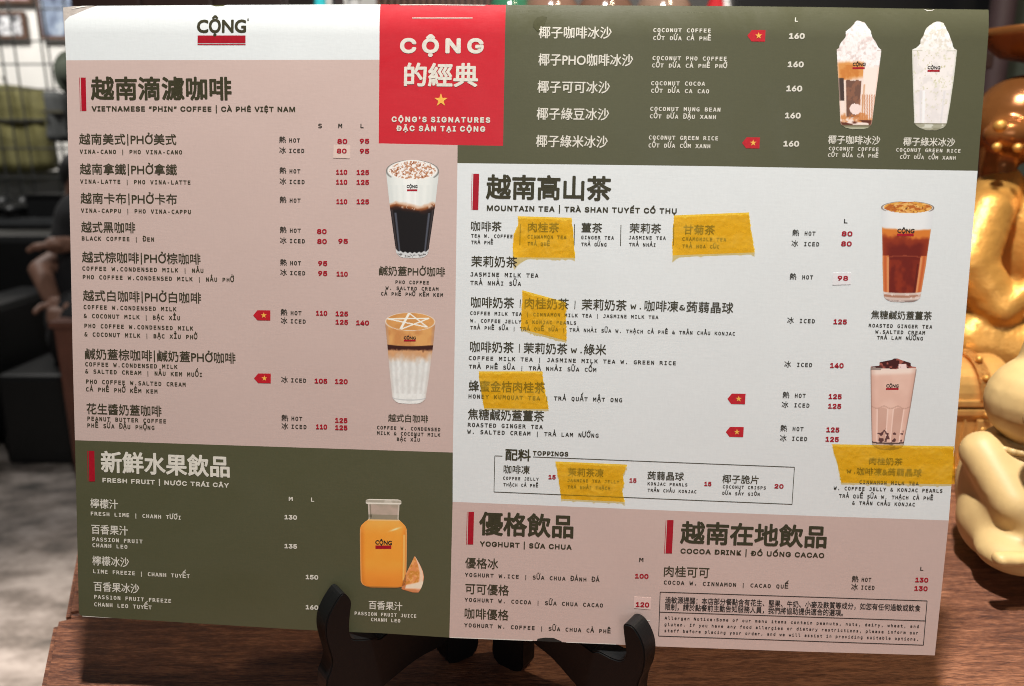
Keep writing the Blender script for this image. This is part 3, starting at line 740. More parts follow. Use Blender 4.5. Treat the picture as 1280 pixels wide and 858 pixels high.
# rose panel
K = 'rose'
T(K, '優格飲品', 599.5, 715.8, 668, 28, 'k', O_, 'section_heading'); T(K, 'YOGHURT | SỮA CHUA', 600, 714.2, 682.6, 7.6, 'b', O_, 'section_heading')
T(K, '越南在地飲品', 850.8, 1032.1, 679, 27, 'k', O_, 'section_heading'); T(K, 'COCOA DRINK | ĐỒ UỐNG CACAO', 850.8, 1029.8, 691.6, 7.6, 'b', O_, 'section_heading')
for s, x0, x1, y in [('優格冰', 581.5, 622.5, 710), ('可可優格', 581.6, 636, 742.3), ('咖啡優格', 580.8, 635.6, 773.2), ('肉桂可可', 829.8, 886.2, 720.6)]: T(K, s, x0, x1, y, 13.2, 'r', O_, 'item_name')
for s, x0, x1, y in [('YOGHURT W.ICE | SỮA CHUA ĐÁNH ĐÁ', 581.2, 749.2, 720.6), ('YOGHURT W. COCOA | SỮA CHUA CACAO', 580.8, 753.4, 751.8), ('YOGHURT W. COFFEE | SỮA CHUA CÀ PHÊ', 580.4, 763, 783.6),
                     ('COCOA W. CINNAMON | CACAO QUẾ', 829.8, 985.2, 730.3)]: T(K, s, x0, x1, y, 5.3, 'm', D_, 'item_description')
T(K, 'M', 799, 804, 702.2, 5.6, 'm', D_, 'size_letter'); T(K, 'L', 1150.3, 1154, 713.2, 5.4, 'm', D_, 'size_letter')
for s, x0, x1, y in [('100', 794, 810.2, 722.7), ('130', 1144.2, 1159.8, 727.5), ('130', 1143, 1158.9, 738.1)]: T(K, s, x0, x1, y, 6.6, 'p', R_, 'price')
hot(K, 1064.7, 727, 1077, D_, 11.8); iced(K, 1063.8, 736.8, 1076.6, D_, 16.2)
T(K, '過敏源提醒：本店部分餐點含有花生、堅果、牛奶、小麥及麩質等成分，如您有任何過敏或飲食', 831.3, 1150.3, 754, 8.2, 'r', I_BLACK, 'allergen_notice')
T(K, '限制，請於點餐前主動告知服務人員，我們將協助提供適合的選項。', 831.3, 1053.7, 762.6, 8.2, 'r', I_BLACK, 'allergen_notice')
for s, y in [('Allergen Notice:Some of our menu items contain peanuts, nuts, dairy, wheat, and', 774.2), ('gluten. If you have any food allergies or dietary restrictions, please inform our', 782.2),
             ('staff before placing your order, and we will assist in providing suitable options.', 790)]:
    T(K, s, 830.7, 1148.2 - (0 if y < 775 else 1), y, 4.1, 'm', I_BLACK, 'allergen_notice')
# price stickers printed
T('s80', '80', 421.4, 433, 191.6, 6.8, 'p', R_, 'price'); T('s98', '98', 1047, 1059.5, 350.5, 6.8, 'p', R_, 'price'); T('s120', '120', 794.9, 811, 758.4, 7, 'p', R_, 'price')


def bundled(name):
    # typefaces that come with Blender itself; the built-in face stands in when they are absent
    try:
        import os
        return bpy.data.fonts.load(os.path.join(bpy.utils.resource_path('LOCAL'), 'datafiles', 'fonts', name))
    except Exception:
        return None


def gather():
    global NO_MONO
    mono = bundled('DejaVuSansMono.woff2'); NO_MONO = mono is None; sans = bundled('Inter.woff2')
    keys = set()
    for j in JOBS:
        s, st = j[1], j[6]
        for c in s:
            if c == ' ': continue
            if st == 'm': keys.add((c, 'mono' if (ord(c) < 128 and mono) else 'std'))
            elif has_cjk(s) or st == 'r' or (s == 'CỘNG' and st == 'b'): keys.add((c, 'std'))
            else: keys.add((c, 'sans'))
    faces = {'mono': mono, 'sans': sans, 'std': None}
    obs = []
    for (c, fk) in sorted(keys):
        for off in (0, 0.0015, 0.003, 0.005, None):
            if c == 'Đ' and fk == 'std': body = 'D'
            else: body = c
            cu = bpy.data.curves.new('g', 'FONT'); cu.body = body if off is not None else '|' + body + '|'; cu.size = 1; cu.offset = off or 0
            cu.resolution_u = 3
            if faces[fk]: cu.font = faces[fk]
            o = bpy.data.objects.new('g', cu); COL.objects.link(o); obs.append((c, fk, off, o))
    bars = {}
    for fk in ('mono', 'sans', 'std'):
        cu = bpy.data.curves.new('g', 'FONT'); cu.body = '||'; cu.size = 1
        if faces[fk]: cu.font = faces[fk]
        o = bpy.data.objects.new('g', cu); COL.objects.link(o); obs.append(('||', fk, None, o))
    dg = bpy.context.evaluated_depsgraph_get(); dg.update()
    cand = {}; wid = {}
    for c, fk, off, o in obs:
        m = bpy.data.meshes.new_from_object(o.evaluated_get(dg))
        n = len(m.vertices); v = np.empty(n * 3); m.vertices.foreach_get('co', v); v = v.reshape(-1, 3)[:, :2].copy()
        if off is None: wid[(c, fk)] = v[:, 0].max()
        else: cand.setdefault((c, fk), []).append((sum(p.area for p in m.polygons), v, [tuple(p.vertices) for p in m.polygons]))
        bpy.data.meshes.remove(m)
    for c, fk, off, o in obs:
        cu = o.data; bpy.data.objects.remove(o); bpy.data.curves.remove(cu)
    for k, L in cand.items():
        med = sorted(q[0] for q in L)[1:3]; med = sum(med) / 2
        if ord(k[0]) > 0x2E00: med = L[0][0]
        ar, v, f = min(L, key=lambda q: abs(q[0] - med))
        if k[0] == 'Đ' and k[1] == 'std':
            n = len(v); x = v[:, 0].min(); v = np.vstack([v, [(x - .07, .30), (x + .22, .30), (x + .22, .375), (x - .07, .375)]]); f = f + [(n, n + 1, n + 2, n + 3)]
        GLY[k] = (v, f, wid[k] - wid[('||', k[1])])


gather()


def serif_i(V, Fc, cx, wd):
    n = len(V)
    for y in (0.0, 0.60):
        V = np.vstack([V, [(cx - wd, y), (cx + wd, y), (cx + wd, y + 0.085), (cx - wd, y + 0.085)]])
        Fc = Fc + [(n, n + 1, n + 2, n + 3)]; n += 4
    return V, Fc


NO_MONO = globals().get('NO_MONO', True)


def layout(s, st):
    V = []; Fc = []; n = 0
    fk = 'std' if (has_cjk(s) or st == 'r' or (s == 'CỘNG' and st == 'b')) else 'sans'
    x = 0.0
    for i, c in enumerate(s):
        if st == 'm':
            if c == ' ': continue
            k = 'mono' if (c, 'mono') in GLY else 'std'
            g, f, ad = GLY[(c, k)]; g = g.copy()
            if k == 'std' : g *= 1.07
            lo, hi = g[:, 0].min(), g[:, 0].max(); wd = hi - lo
            if k == 'mono': tw = wd * (1.16 if c.isupper() and c != 'I' else 1.05)
            else: tw = min(wd, 0.53) if c.isalpha() else wd
            g[:, 0] = (g[:, 0] - (lo + hi) / 2) * (tw / wd) + i * 0.62
            if c in 'IÌỈ' and k == 'std':
                m_ = len(g)
                for y in (0.0, 0.64):
                    g = np.vstack([g, [(i * .62 - .19, y), (i * .62 + .19, y), (i * .62 + .19, y + .085), (i * .62 - .19, y + .085)]]); f = f + [(m_, m_ + 1, m_ + 2, m_ + 3)]; m_ += 4
        else:
            if c == ' ': x += 0.27; continue
            g, f, ad = GLY[(c, fk)]; g = g.copy()
            if has_cjk(s) and c == '|': g[:, 1] = (g[:, 1] - .24) * 1.05 + .35; g[:, 0] += .05; ad += .1
            g[:, 0] += x; x += ad + (0.0 if fk != 'sans' or st == 'p' else 0.16 if st == 'k' else 0.06)
        V.append(g); Fc += [tuple(a + n for a in q) for q in f]; n += len(g)
    return np.vstack(V), Fc


WT = 0.00006


def stamp(name, s, st, x0, x1, yb, h, m, parent, w=WT):
    V, Fc = layout(s, st)
    em = h / 0.92 if has_cjk(s) else h / 0.70
    if st == 'm': em *= 1.10
    if st == 'p': em *= 1.06
    base = yb - 0.075 * em if has_cjk(s) else yb
    lo, hi = V[:, 0].min(), V[:, 0].max()
    sx = (x1 - x0) / (hi - lo)
    X = x0 + (V[:, 0] - lo) * sx
    sl = slope(x0 + (x1 - x0) / 2, yb)
    up = V[:, 1] * em
    # stroke weight: the same outline laid again a hair to each side, each copy on its own level
    k, r = FAT[st]; n = len(V)
    if st == 'k' and not has_cjk(s): r = 0.040
    if has_cjk(s) and st in 'kb' and h < 20: r = 0.028
    an = [2 * math.pi * i / k + 0.4 for i in range(k)]
    X = np.concatenate([X] + [X + math.cos(a) * r * em for a in an])
    up = np.concatenate([up] + [up + math.sin(a) * r * em for a in an])
    Fc = [tuple(q + n * i for q in f) for i in range(k + 1) for f in Fc]
    w = w + np.repeat(np.arange(k + 1), n) * 0.0000022
    Y = base + sl * (X - x0) - up
    X = X - lean(x0) * up
    # tiny per-face depth so that overlapping strokes never share a plane
    o = mesh(name, to_board(X, Y, w), Fc, m, parent)
    return o


STK = {}
for sec, s, x0, x1, yb, h, st, col, name in JOBS:
    if sec in sheets: stamp(name, s, st, x0, x1, yb, h, col, sheets[sec])
    else: STK.setdefault(sec, []).append((name, s, st, x0, x1, yb, h, col))


def quadpx(name, pts, m, parent, w=WT):
    P = np.array(pts, float); return mesh(name, to_board(P[:, 0], P[:, 1], w), [tuple(range(len(P)))[::-1]], m, parent)


def line(name, a, b, t, m, parent, w=WT):
    a, b = np.array(a, float), np.array(b, float); d = (b - a) / np.linalg.norm(b - a); n = np.array([-d[1], d[0]]) * t / 2
    return quadpx(name, [a + n, b + n, b - n, a - n], m, parent, w)


def vbar(sec, x0, x1, y0, y1, m=I_RED):
    dx = lean(x0) * (y1 - y0)
    quadpx('heading_bar', [(x0, y0), (x1, y0), (x1 + dx, y1), (x0 + dx, y1)], m, sheets[sec])
    quadpx('heading_bar', [(x0 - 1.8, y0), (x0 - 1.1, y0), (x0 - 1.1 + dx, y1), (x0 - 1.8 + dx, y1)], m, sheets[sec])


vbar('pink', 101, 107.2, 97.2, 139); vbar('tea', 591.6, 599, 217.5, 262.6); vbar('fruit', 110.8, 118, 563.8, 602)
vbar('rose', 585.5, 592.6, 640, 680.8); vbar('rose', 834, 842, 650.3, 692)
quadpx('logo_bar', [(247, 44.6), (307, 44.6), (307, 54.2), (247, 54.2)], I_RED, sheets['hdr'])
quadpx('logo_bar', [(247, 55.3), (307, 55.3), (307, 56.6), (247, 56.6)], I_RED, sheets['hdr'])
line('ruled_line', (515, 22.3), (590.5, 22.3), 1.0, I_CREAM, sheets['red'])
for x, y0, y1 in [(650.4, 280, 306.5), (718.2, 280.5, 306.8), (776.2, 281.5, 307.6), (842.2, 281, 307), (650.6, 374.5, 385), (719, 376, 386.5), (649.6, 430, 441)]:
    line('ruled_line', (x, y0), (x - 0.6, y1), 1.0, I_OLIVE, sheets['tea'])
for a, b in [((618.5, 570), (628, 570.3)), ((666.2, 571.3), (993, 584.2)), ((993, 584.2), (990, 630.6)), ((990, 630.6), (617.5, 615.1)), ((617.5, 615.1), (618.5, 570))]:
    line('toppings_frame_line', a, b, 0.85, I_OLIVE, sheets['tea'])
for a, b in [((825.2, 740.3), (1158.8, 751.3)), ((1158.8, 751.3), (1154.2, 806.6)), ((1154.2, 806.6), (823.3, 795.2)), ((823.3, 795.2), (825.2, 740.3)), ((824.4, 765.3), (1156.7, 776.3))]:
    line('notice_frame_line', a, b, 0.95, I_BLACK, sheets['rose'])


def star_pts(cx, cy, r, r2=0.4, a0=0.0):
    return [(cx + math.sin(a0 + i * math.pi / 5) * (r if i % 2 == 0 else r * r2), cy - math.cos(a0 + i * math.pi / 5) * (r if i % 2 == 0 else r * r2)) for i in range(10)]


def star(name, cx, cy, r, m, parent, w):
    P = [(cx, cy)] + star_pts(cx, cy, r); P = np.array(P)
    return mesh(name, to_board(P[:, 0], P[:, 1], w), [(0, (i + 1) % 10 + 1, i + 1) for i in range(10)], m, parent)


star('star', 551.2, 125.4, 8.6, I_YELLOW, sheets['red'], WT)


def flag(sec, x0, x1, y0, y1):
    ym = (y0 + y1) / 2; q = (y1 - y0) * 0.42; c = x0 + (x1 - x0) * 0.62; dx = lean(x0) * (y1 - y0)
    V = [(x1, y0 + .2), (x0 + q, y0), (x0, ym), (x0 + q + dx, y1 - .2), (x1 + dx, y1 + .1)] + [(c, ym)] + star_pts(c, ym, (y1 - y0) * 0.30)
    V = np.array(V); B = to_board(V[:, 0], V[:, 1], WT); B[5:, 2] += 0.00004
    mesh('flag_badge', B, [(0, 1, 2, 3, 4)] + [(5, 6 + (i + 1) % 10, 6 + i) for i in range(10)], [I_FLAG, I_YELLOW], sheets[sec], mi=[0] + [1] * 10)


flag('pink', 316.5, 338, 388, 400.8); flag('pink', 317.6, 338.5, 467, 479.3); flag('olive', 934, 957, 37.6, 52.2); flag('olive', 927.5, 950, 171.8, 185.8)
flag('tea', 909.2, 932, 492.2, 505.4); flag('tea', 907.2, 929.7, 533.8, 546.5)

# ------------------------------------------------------------------ printed drink photographs
def vnoise(x, y, scale, seed=0, octv=3):
    out = 0; amp = 1; tot = 0
    for o in range(octv):
        X = x / scale * 2 ** o; Y = y / scale * 2 ** o
        xi = np.floor(X).astype(int); yi = np.floor(Y).astype(int); fx = X - xi; fy = Y - yi
        fx = fx * fx * (3 - 2 * fx); fy = fy * fy * (3 - 2 * fy)

        def h(a, b):
            n = (a * 374761393 + b * 668265263 + (seed + o) * 1442695041) & 0x7fffffff
            n = ((n ^ (n >> 13)) * 1274126177) & 0x7fffffff
            return (n & 0xffff) / 65535.0
        v = (h(xi, yi) * (1 - fx) + h(xi + 1, yi) * fx) * (1 - fy) + (h(xi, yi + 1) * (1 - fx) + h(xi + 1, yi + 1) * fx) * fy
        out = out + v * amp; tot += amp; amp *= 0.55
    return out / tot


def sst(a, b, x): t = np.clip((x - a) / (b - a), 0, 1); return t * t * (3 - 2 * t)


class Paint:
    """colour field over a grid of print points (X, Y)"""
    def __init__(s, X, Y): s.X = X; s.Y = Y; s.c = np.zeros(X.shape + (3,))

    def fill(s, col, m=1.0):
        m = np.clip(np.asarray(m, float) * np.ones_like(s.X), 0, 1)[..., None]
        s.c = s.c * (1 - m) + np.array(col, float) * m

    def n(s, sc, seed=0, ax=1.0, octv=3): return vnoise(s.X * ax + 999, s.Y + 999, sc, seed, octv)


LIT_TOP, LIT_BOT = 1.0, 0.60     # how bright the sheet is lit at its top and bottom in the photograph, to recover ink colours


def picture(name, sec, edges, y0, y1, paint, label, ny=150, nx=90, w=WT):
    """edges: rows (y, left, right) of the cut-out's outline"""
    E_ = np.array(edges, float)
    t = np.linspace(0, 1, ny); ys = y0 + (y1 - y0) * (0.5 - 0.5 * np.cos(t * np.pi)) * 0.35 + (y1 - y0) * t * 0.65
    L = np.interp(ys, E_[:, 0], E_[:, 1]); R = np.interp(ys, E_[:, 0], E_[:, 2])
    s = np.linspace(0, 1, nx)
    X = L[:, None] * (1 - s) + R[:, None] * s; Y = np.repeat(ys[:, None], nx, 1)
    p = Paint(X, Y); paint(p, (X - (L + R)[:, None] / 2) / np.maximum((R - L)[:, None] / 2, 0.5), L[:, None], R[:, None])
    lit = LIT_TOP + (LIT_BOT - LIT_TOP) * np.clip(Y / 820, 0, 1)
    c = np.clip(lin(np.clip(p.c, 0, 255)) / lit[..., None] * (1.10 if sec == 'olive' else 0.95), 0, 0.9)
    sk = slope((L + R)[:, None] / 2, Y) * (X - (L + R)[:, None] / 2) * 0.5
    V = to_board(X.ravel(), (Y + sk).ravel(), w)
    idx = np.arange(ny * nx).reshape(ny, nx)
    Fc = np.stack([idx[1:, :-1], idx[1:, 1:], idx[:-1, 1:], idx[:-1, :-1]], -1).reshape(-1, 4)
    m = bpy.data.meshes.new(name); m.from_pydata(V.tolist(), [], Fc.tolist()); m.materials.append(PHOTO)
    a = m.color_attributes.new('Col', 'FLOAT_COLOR', 'POINT')
    a.data.foreach_set('color', np.concatenate([c, np.ones(c.shape[:2] + (1,))], -1).reshape(-1))
    o = bpy.data.objects.new(name, m); COL.objects.link(o); o.parent = sheets[sec]; o['label'] = label
    return o


def glass_edges(cx, cy, rx, ry, rows, by0, by1, bl, br):
    """rim ellipse top, straight sides, rounded foot"""
    out = [(cy - ry * math.cos(a), cx - rx * math.sin(a), cx + rx * math.sin(a)) for a in np.linspace(0, math.pi / 2, 24)]
    out += rows
    mc = (bl + br) / 2; hw = (br - bl) / 2
    out += [(by0 + (by1 - by0) * math.sin(a), mc - hw * (0.35 + 0.65 * math.cos(a)) if a < 1.5 else mc, mc + hw * (0.35 + 0.65 * math.cos(a)) if a < 1.5 else mc)
            for a in np.linspace(0, math.pi / 2, 14)]
    return out


def brand(sec, x0, x1, yb, h, bx0, bx1, by0, by1, dw=0.00004):
    stamp('logo_lettering', 'CỘNG', 'b', x0, x1, yb, h, I_BLACK, sheets[sec], WT + dw)
    quadpx('logo_bar', [(bx0, by0), (bx1, by0), (bx1, by1), (bx0, by1)], I_RED, sheets[sec], WT + dw)


# black coffee under a thick layer of salted cream
def p1(p, s, L, R):
    X, Y = p.X, p.Y
    p.fill((226, 229, 224)); p.fill((196, 201, 198), sst(0.55, 1.0, abs(s)) * 0.6); p.fill((240, 240, 236), (abs(s + .1) < .25) * 0.5)
    fl = 0.5 + 0.5 * np.cos(np.arcsin(np.clip(s, -1, 1)) * 18)
    p.fill((200, 206, 203), fl * 0.25 * (Y > 232))
    top = (X - 515.7) ** 2 / 31.5 ** 2 + (Y - 213) ** 2 / 12.2 ** 2
    b = 258 + 3.2 * (p.n(9, 3, octv=2) - .5) * 2 + 2.0 * np.sin(X / 9.0)
    p.fill((205, 165, 135), sst(b - 5, b - 1.5, Y) * 0.8); p.fill((140, 80, 40), sst(b - 2, b + 1, Y) * (p.n(4, 5) > 0.42))
    p.fill((50, 26, 18), sst(b + 0.5, b + 4, Y)); p.fill((20, 16, 17), sst(b + 3, b + 9, Y))
    st = sst(.70, .76, abs(s)) * (1 - sst(.80, .86, abs(s))); p.fill((88, 92, 105), st * 0.8 * (Y > 266))
    st = sst(.86, .92, abs(s)) * (1 - sst(.95, .99, abs(s))); p.fill((70, 60, 60), st * 0.7 * (Y > 262))
    foot = 313 + 4.5 * np.sqrt(np.clip(1 - s ** 2, 0, 1)) - 2 + 0.7 * np.cos(s * 22)
    p.fill((198, 200, 200), sst(foot, foot + 1.2, Y)); p.fill((110, 108, 108), sst(foot + 3, foot + 4.2, Y) * (p.n(3, 9, octv=2) > .5)); p.fill((215, 216, 214), sst(foot + 5.2, foot + 6.5, Y) * 0.8)
    ring = np.exp(-((np.sqrt(((X - 515.7) / 33) ** 2 + ((Y - 214) / 13.9) ** 2) - 0.985) / 0.035) ** 2) * (Y < 222)
    p.fill((236, 232, 226), top < 1.0); dots = (p.n(1.7, 21, octv=2) > 0.60 - 0.10 * np.exp(-((X - 519) / 16) ** 2)) & (top < 0.86)
    p.fill((176, 112, 72), dots * 0.8); dots = (p.n(1.4, 22, octv=1) > 0.80) & (top < 0.8); p.fill((140, 72, 36), dots * 0.9)
    p.fill((90, 86, 82), ring * (np.abs(s) > .8) * 0.8); p.fill((208, 207, 203), ring * (np.abs(s) <= .8) * 0.6 * (Y > 214))


picture('drink_picture', 'pink', glass_edges(515.7, 214, 33.2, 13.9, [(256, 487, 544), (300, 493, 537.5), (314, 495, 535.6)], 314, 322.8, 495, 535.6), 200.1, 322.8, p1,
        'glass of black coffee topped with thick white cream and brown powder')
brand('pink', 508.5, 521.8, 235, 3.6, 508.8, 521.7, 236.9, 239.1)


# layered coffee with star drawn on the foam
def p2(p, s, L, R):
    X, Y = p.X, p.Y
    p.fill((205, 206, 202)); p.fill((224, 225, 222), sst(.2, .8, p.n(5, 4, 1.6)) * .6)
    fl = 0.5 + 0.5 * np.cos(np.arcsin(np.clip(s, -1, 1)) * 17); p.fill((176, 172, 168), fl * 0.35 * (Y < 492)); p.fill((182, 168, 160), sst(.86, 1, abs(s)) * .6)
    d = p.n(7, 8, 1.8); lo = 440 + 7 * (d - .5) + 10 * (p.n(14, 2, 1.5) - .4)
    p.fill((190, 140, 96), (1 - sst(lo, lo + 14, Y)) * 0.9); p.fill((200, 150, 105), (1 - sst(lo - 4, lo + 2, Y)))
    p.fill((72, 36, 24), (1 - sst(lo - 7, lo - 3, Y)) * sst(.36, .44, p.n(4, 12))); p.fill((56, 26, 20), (1 - sst(436, 439.5, Y + 3 * (d - .5))))
    p.fill((206, 154, 92), 1 - sst(430.6, 431.8, Y - 1.6 * (1 - s ** 2))); p.fill((176, 112, 64), (1 - sst(430, 431.2, Y - 1.6 * (1 - s ** 2))) * sst(.35, .7, p.n(16, 31, 1.4)) * .6)
    p.fill((172, 135, 110), (1 - sst(430, 432, Y)) * sst(.84, .98, abs(s)) * .7)
    top = ((X - 512.8) / 30.2) ** 2 + ((Y - 402.0) / 10.6) ** 2; ins = top < 1
    p.fill((205, 150, 88), ins); p.fill((186, 128, 70), ins * sst(.4, .7, p.n(14, 44)) * .6)
    P = [(511.5, 391.6), (534.5, 409), (484.5, 399), (536, 398), (500.5, 412.2)]
    for i in range(5):
        (ax, ay), (bx, by) = P[i], P[(i + 1) % 5]; dx, dy = bx - ax, by - ay; q = np.clip(((X - ax) * dx + (Y - ay) * dy) / (dx * dx + dy * dy), 0, 1)
        wd = 1.5 if i == 4 else 0.75
        p.fill((238, 230, 216), (1 - sst(wd * .7, wd * 1.2, np.hypot(X - ax - q * dx, Y - ay - q * dy))) * ins)
    rr = np.sqrt(((X - 512.8) / 31.4) ** 2 + ((Y - 402.3) / 11.4) ** 2)
    p.fill((222, 214, 204), np.exp(-((rr - 0.985) / 0.03) ** 2) * (Y < 415) * .85)
    f = 497 + 3 * np.sqrt(np.clip(1 - s * s, 0, 1)); p.fill((172, 174, 174), sst(f - .8, f, Y) * (1 - sst(f + .6, f + 1.4, Y)) * .8)


picture('drink_picture', 'pink', glass_edges(512.8, 402.3, 31.5, 11.5, [(431, 484.2, 541.5), (470, 487.4, 536.5), (495, 490, 532.6)], 495, 505, 490, 532.6), 390.8, 505, p2,
        'glass of layered white coffee with a cream star drawn on top')
brand('pink', 504.8, 519.6, 424, 3.4, 504.9, 519.6, 424.8, 427)


# jar of passion fruit juice
def p3(p, s, L, R):
    X, Y = p.X, p.Y
    p.fill((212, 138, 48)); p.fill((222, 150, 60), sst(.3, .7, p.n(22, 5)) * .5); p.fill((178, 98, 32), sst(.72, 1, abs(s)) * .65)
    p.fill((186, 104, 34), sst(700, 733, Y) * .55); p.fill((226, 160, 78), (1 - sst(650, 672, Y)) * .7)
    p.fill((232, 178, 105), sst(.82, .86, s) * (1 - sst(.9, .95, s)) * (Y > 668) * (Y < 725) * .7)
    p.fill((240, 214, 170), np.exp(-((X - 494 - (668 - Y) * -0.0) / 6) ** 2 - ((Y - 661.5 + (X - 494) * .35) / 1.1) ** 2) * .9)
    p.fill((205, 160, 110), sst(.93, .97, abs(s)) * (Y > 662) * .55)
    p.fill((220, 170, 110), (Y < 651.5) * 1.0); neck = Y < 649.5
    p.fill((150, 138, 122), neck); p.fill((172, 152, 140), neck * sst(.3, .7, p.n(9, 3, .6)) * .7); p.fill((118, 112, 92), neck * (Y > 643.5) * .7)
    p.fill((64, 60, 40), neck * (Y > 643.5) * (Y < 647.5) * (s < -.78) * .9); p.fill((196, 188, 176), neck * (abs(s) > .9) * .5); p.fill((108, 100, 84), neck * (abs(s + .86) < .05) * .6)
    lip = Y < 630.8; p.fill((176, 170, 156), lip); p.fill((140, 134, 118), lip * sst(.4, .6, p.n(6, 7, .5)) * .6); p.fill((206, 200, 188), lip * (abs(Y - 629.3) < .8)); p.fill((204, 198, 186), (Y < 625.6))
    p.fill((122, 84, 44), sst(732.5, 734.5, Y) * .8)


je = [(624.2, 462, 497), (625.2, 458.2, 500.8), (626.5, 457.2, 501.8), (629.6, 457.2, 501.6), (631, 460, 499.4), (648.6, 460.8, 498.4), (650.5, 459.6, 499.8), (653, 456, 502.8), (657, 451.9, 506.6),
      (661, 450.1, 508.4), (668, 449.9, 508.8), (700, 450.2, 508.4), (727, 450.9, 507.6), (731, 452.8, 505.8), (733.5, 457.5, 501), (735, 463, 495)]
picture('drink_picture', 'fruit', je, 624.2, 735, p3, 'stout glass jar of orange passion fruit juice', nx=100)
brand('fruit', 469.3, 489.7, 680.4, 5, 469.3, 489.2, 682, 686.2)


def p3b(p, s, L, R):
    X, Y = p.X, p.Y
    p.fill((196, 126, 74)); p.fill((178, 118, 46), sst(.42, .6, p.n(3.4, 6)) * .9); p.fill((214, 158, 96), sst(.55, .7, p.n(3, 16)) * .7)
    p.fill((222, 178, 152), sst(.45, .68, s)); p.fill((198, 134, 100), sst(.88, 1, s)); p.fill((198, 138, 98), sst(-.8, -1, s))
    r = sst(728.5, 731, Y + .25 * (X - 515)); p.fill((228, 190, 168), r * (1 - sst(735, 738, Y))); p.fill((176, 112, 74), sst(734.5, 738.5, Y) * .9); p.fill((172, 104, 60), (Y > 730) * (s < -.6) * .9)


picture('drink_picture', 'fruit', [(695.8, 517.9, 518.9), (699, 516.6, 521), (706, 513.2, 525), (714, 509.2, 528.6), (721, 506, 529.9), (728, 503.6, 529), (734, 502.2, 527), (737, 502, 525.4), (738.6, 508, 524.6), (740.8, 516, 523)],
        695.8, 740.8, p3b, 'wedge of passion fruit beside the juice jar', 60, 40)


# whipped drinks
def jag(rows, seed, amp):
    r = np.random.RandomState(seed); ys = np.arange(rows[0][0], rows[-1][0], 0.8); A = np.array(rows, float); out = []
    for y in ys:
        k = amp * min(1, (y - ys[0]) / 4 + .3)
        q = vnoise(np.array([y + 50.0]), np.array([seed * 7.3]), 5, seed)[0] - .5; q2 = vnoise(np.array([y + 90.0]), np.array([seed * 3.1]), 5, seed + 5)[0] - .5
        out.append((y, np.interp(y, A[:, 0], A[:, 1]) + q * k * 2, np.interp(y, A[:, 0], A[:, 2]) + q2 * k * 2))
    return out


def cream(p, m, a=(238, 232, 228), b=(220, 210, 206), sc=6.5, seed=3):
    n = p.n(sc, seed, octv=3); n2 = p.n(sc * .5, seed + 9, octv=2)
    p.fill(a, m); p.fill(b, m * sst(.42, .62, n) * .9); p.fill((250, 247, 243), m * sst(.5, .62, n2) * .75)
    sw = p.n(sc * .8, seed + 20, octv=2); p.fill((176, 160, 154), m * np.clip(1 - abs(sw - .5) * 16, 0, 1) * .28)


def p4(p, s, L, R):
    X, Y = p.X, p.Y
    p.fill((226, 208, 198)); p.fill((205, 140, 74), (1 - sst(94, 101, Y + s * 4)) * sst(76, 82, Y + 4 * p.n(6, 2)) * (s < .25))
    p.fill((186, 110, 46), sst(.5, .7, p.n(9, 18)) * (Y > 82) * (Y < 100) * (s < .2) * .7)
    dk = (s < .18) & (s > -.62) & (Y > 100 + 1.5 * p.n(4, 3)) & (Y < 147); p.fill((98, 66, 52), dk * .93); p.fill((136, 92, 70), dk * sst(.5, .62, p.n(6, 33, 1.5)) * .7)
    p.fill((66, 52, 46), (s < -.72) * (Y > 98) * (Y < 126)); p.fill((222, 200, 184), (abs(s + .67) < .06) * (Y > 100) * .8)
    st = (s > .15) & (Y > 118) & (Y < 150); p.fill((186, 128, 92), st * (np.sin(X * 2.1) > 0) * .85); p.fill((232, 216, 206), (s > .3) * (Y > 84) * (Y < 118 - 2 * np.sin(X)) * .9)
    p.fill((196, 150, 112), sst(.28, .32, s) * (1 - sst(.36, .42, s)) * (Y > 106) * (Y < 145) * .8)
    bl = ((X - 1069) / 7.2) ** 2 + ((Y - 136.5) / 7) ** 2 + .5 * (p.n(5, 4) - .5) < 1; p.fill((226, 206, 198), bl)
    p.fill((190, 120, 64), (Y > 141) * (Y < 153) * (1 - bl) * sst(.35, .6, p.n(6, 6)) * .85); p.fill((92, 46, 32), (Y > 150) * (Y < 156.5) * sst(.42, .55, p.n(7, 61, .5)))
    p.fill((216, 186, 168), sst(.9, 1, abs(s)) * (Y > 64) * .6); p.fill((150, 148, 122), sst(156, 157.6, Y)); p.fill((84, 74, 52), sst(156, 156.8, Y) * (1 - sst(158, 159, Y)) * .7); p.fill((172, 174, 152), sst(159.5, 160.6, Y) * .6)
    cream(p, 1 - sst(74, 80, Y + 5 * (p.n(8, 5) - .5) - 6 * (s > .35)), (236, 226, 223), (214, 198, 194)); p.fill((178, 158, 148), ((abs(Y - 63) < .45) * (abs(s) > .82)) * .7)


ce4 = jag([(25.6, 1071.2, 1073.5), (28, 1068.8, 1081), (31, 1066.6, 1082.6), (36, 1062, 1086.5), (40, 1057.4, 1089), (48, 1056, 1091.4), (53, 1052, 1094.6), (58, 1049.8, 1097), (61.6, 1048.8, 1099.4)], 4, 1.4)
picture('drink_picture', 'olive', ce4 + [(62, 1046, 1101.3), (63.5, 1045.9, 1101.5), (98, 1047.6, 1097.3), (130, 1049.4, 1092.9), (154, 1050.4, 1089.8), (157, 1052, 1088.5), (160, 1057, 1085), (161.5, 1064, 1079)],
        25.6, 161.5, p4, 'tall glass of coconut coffee smoothie with whipped cream')
brand('olive', 1065.8, 1081.6, 82.4, 3.9, 1065.6, 1081, 84.2, 86.4)


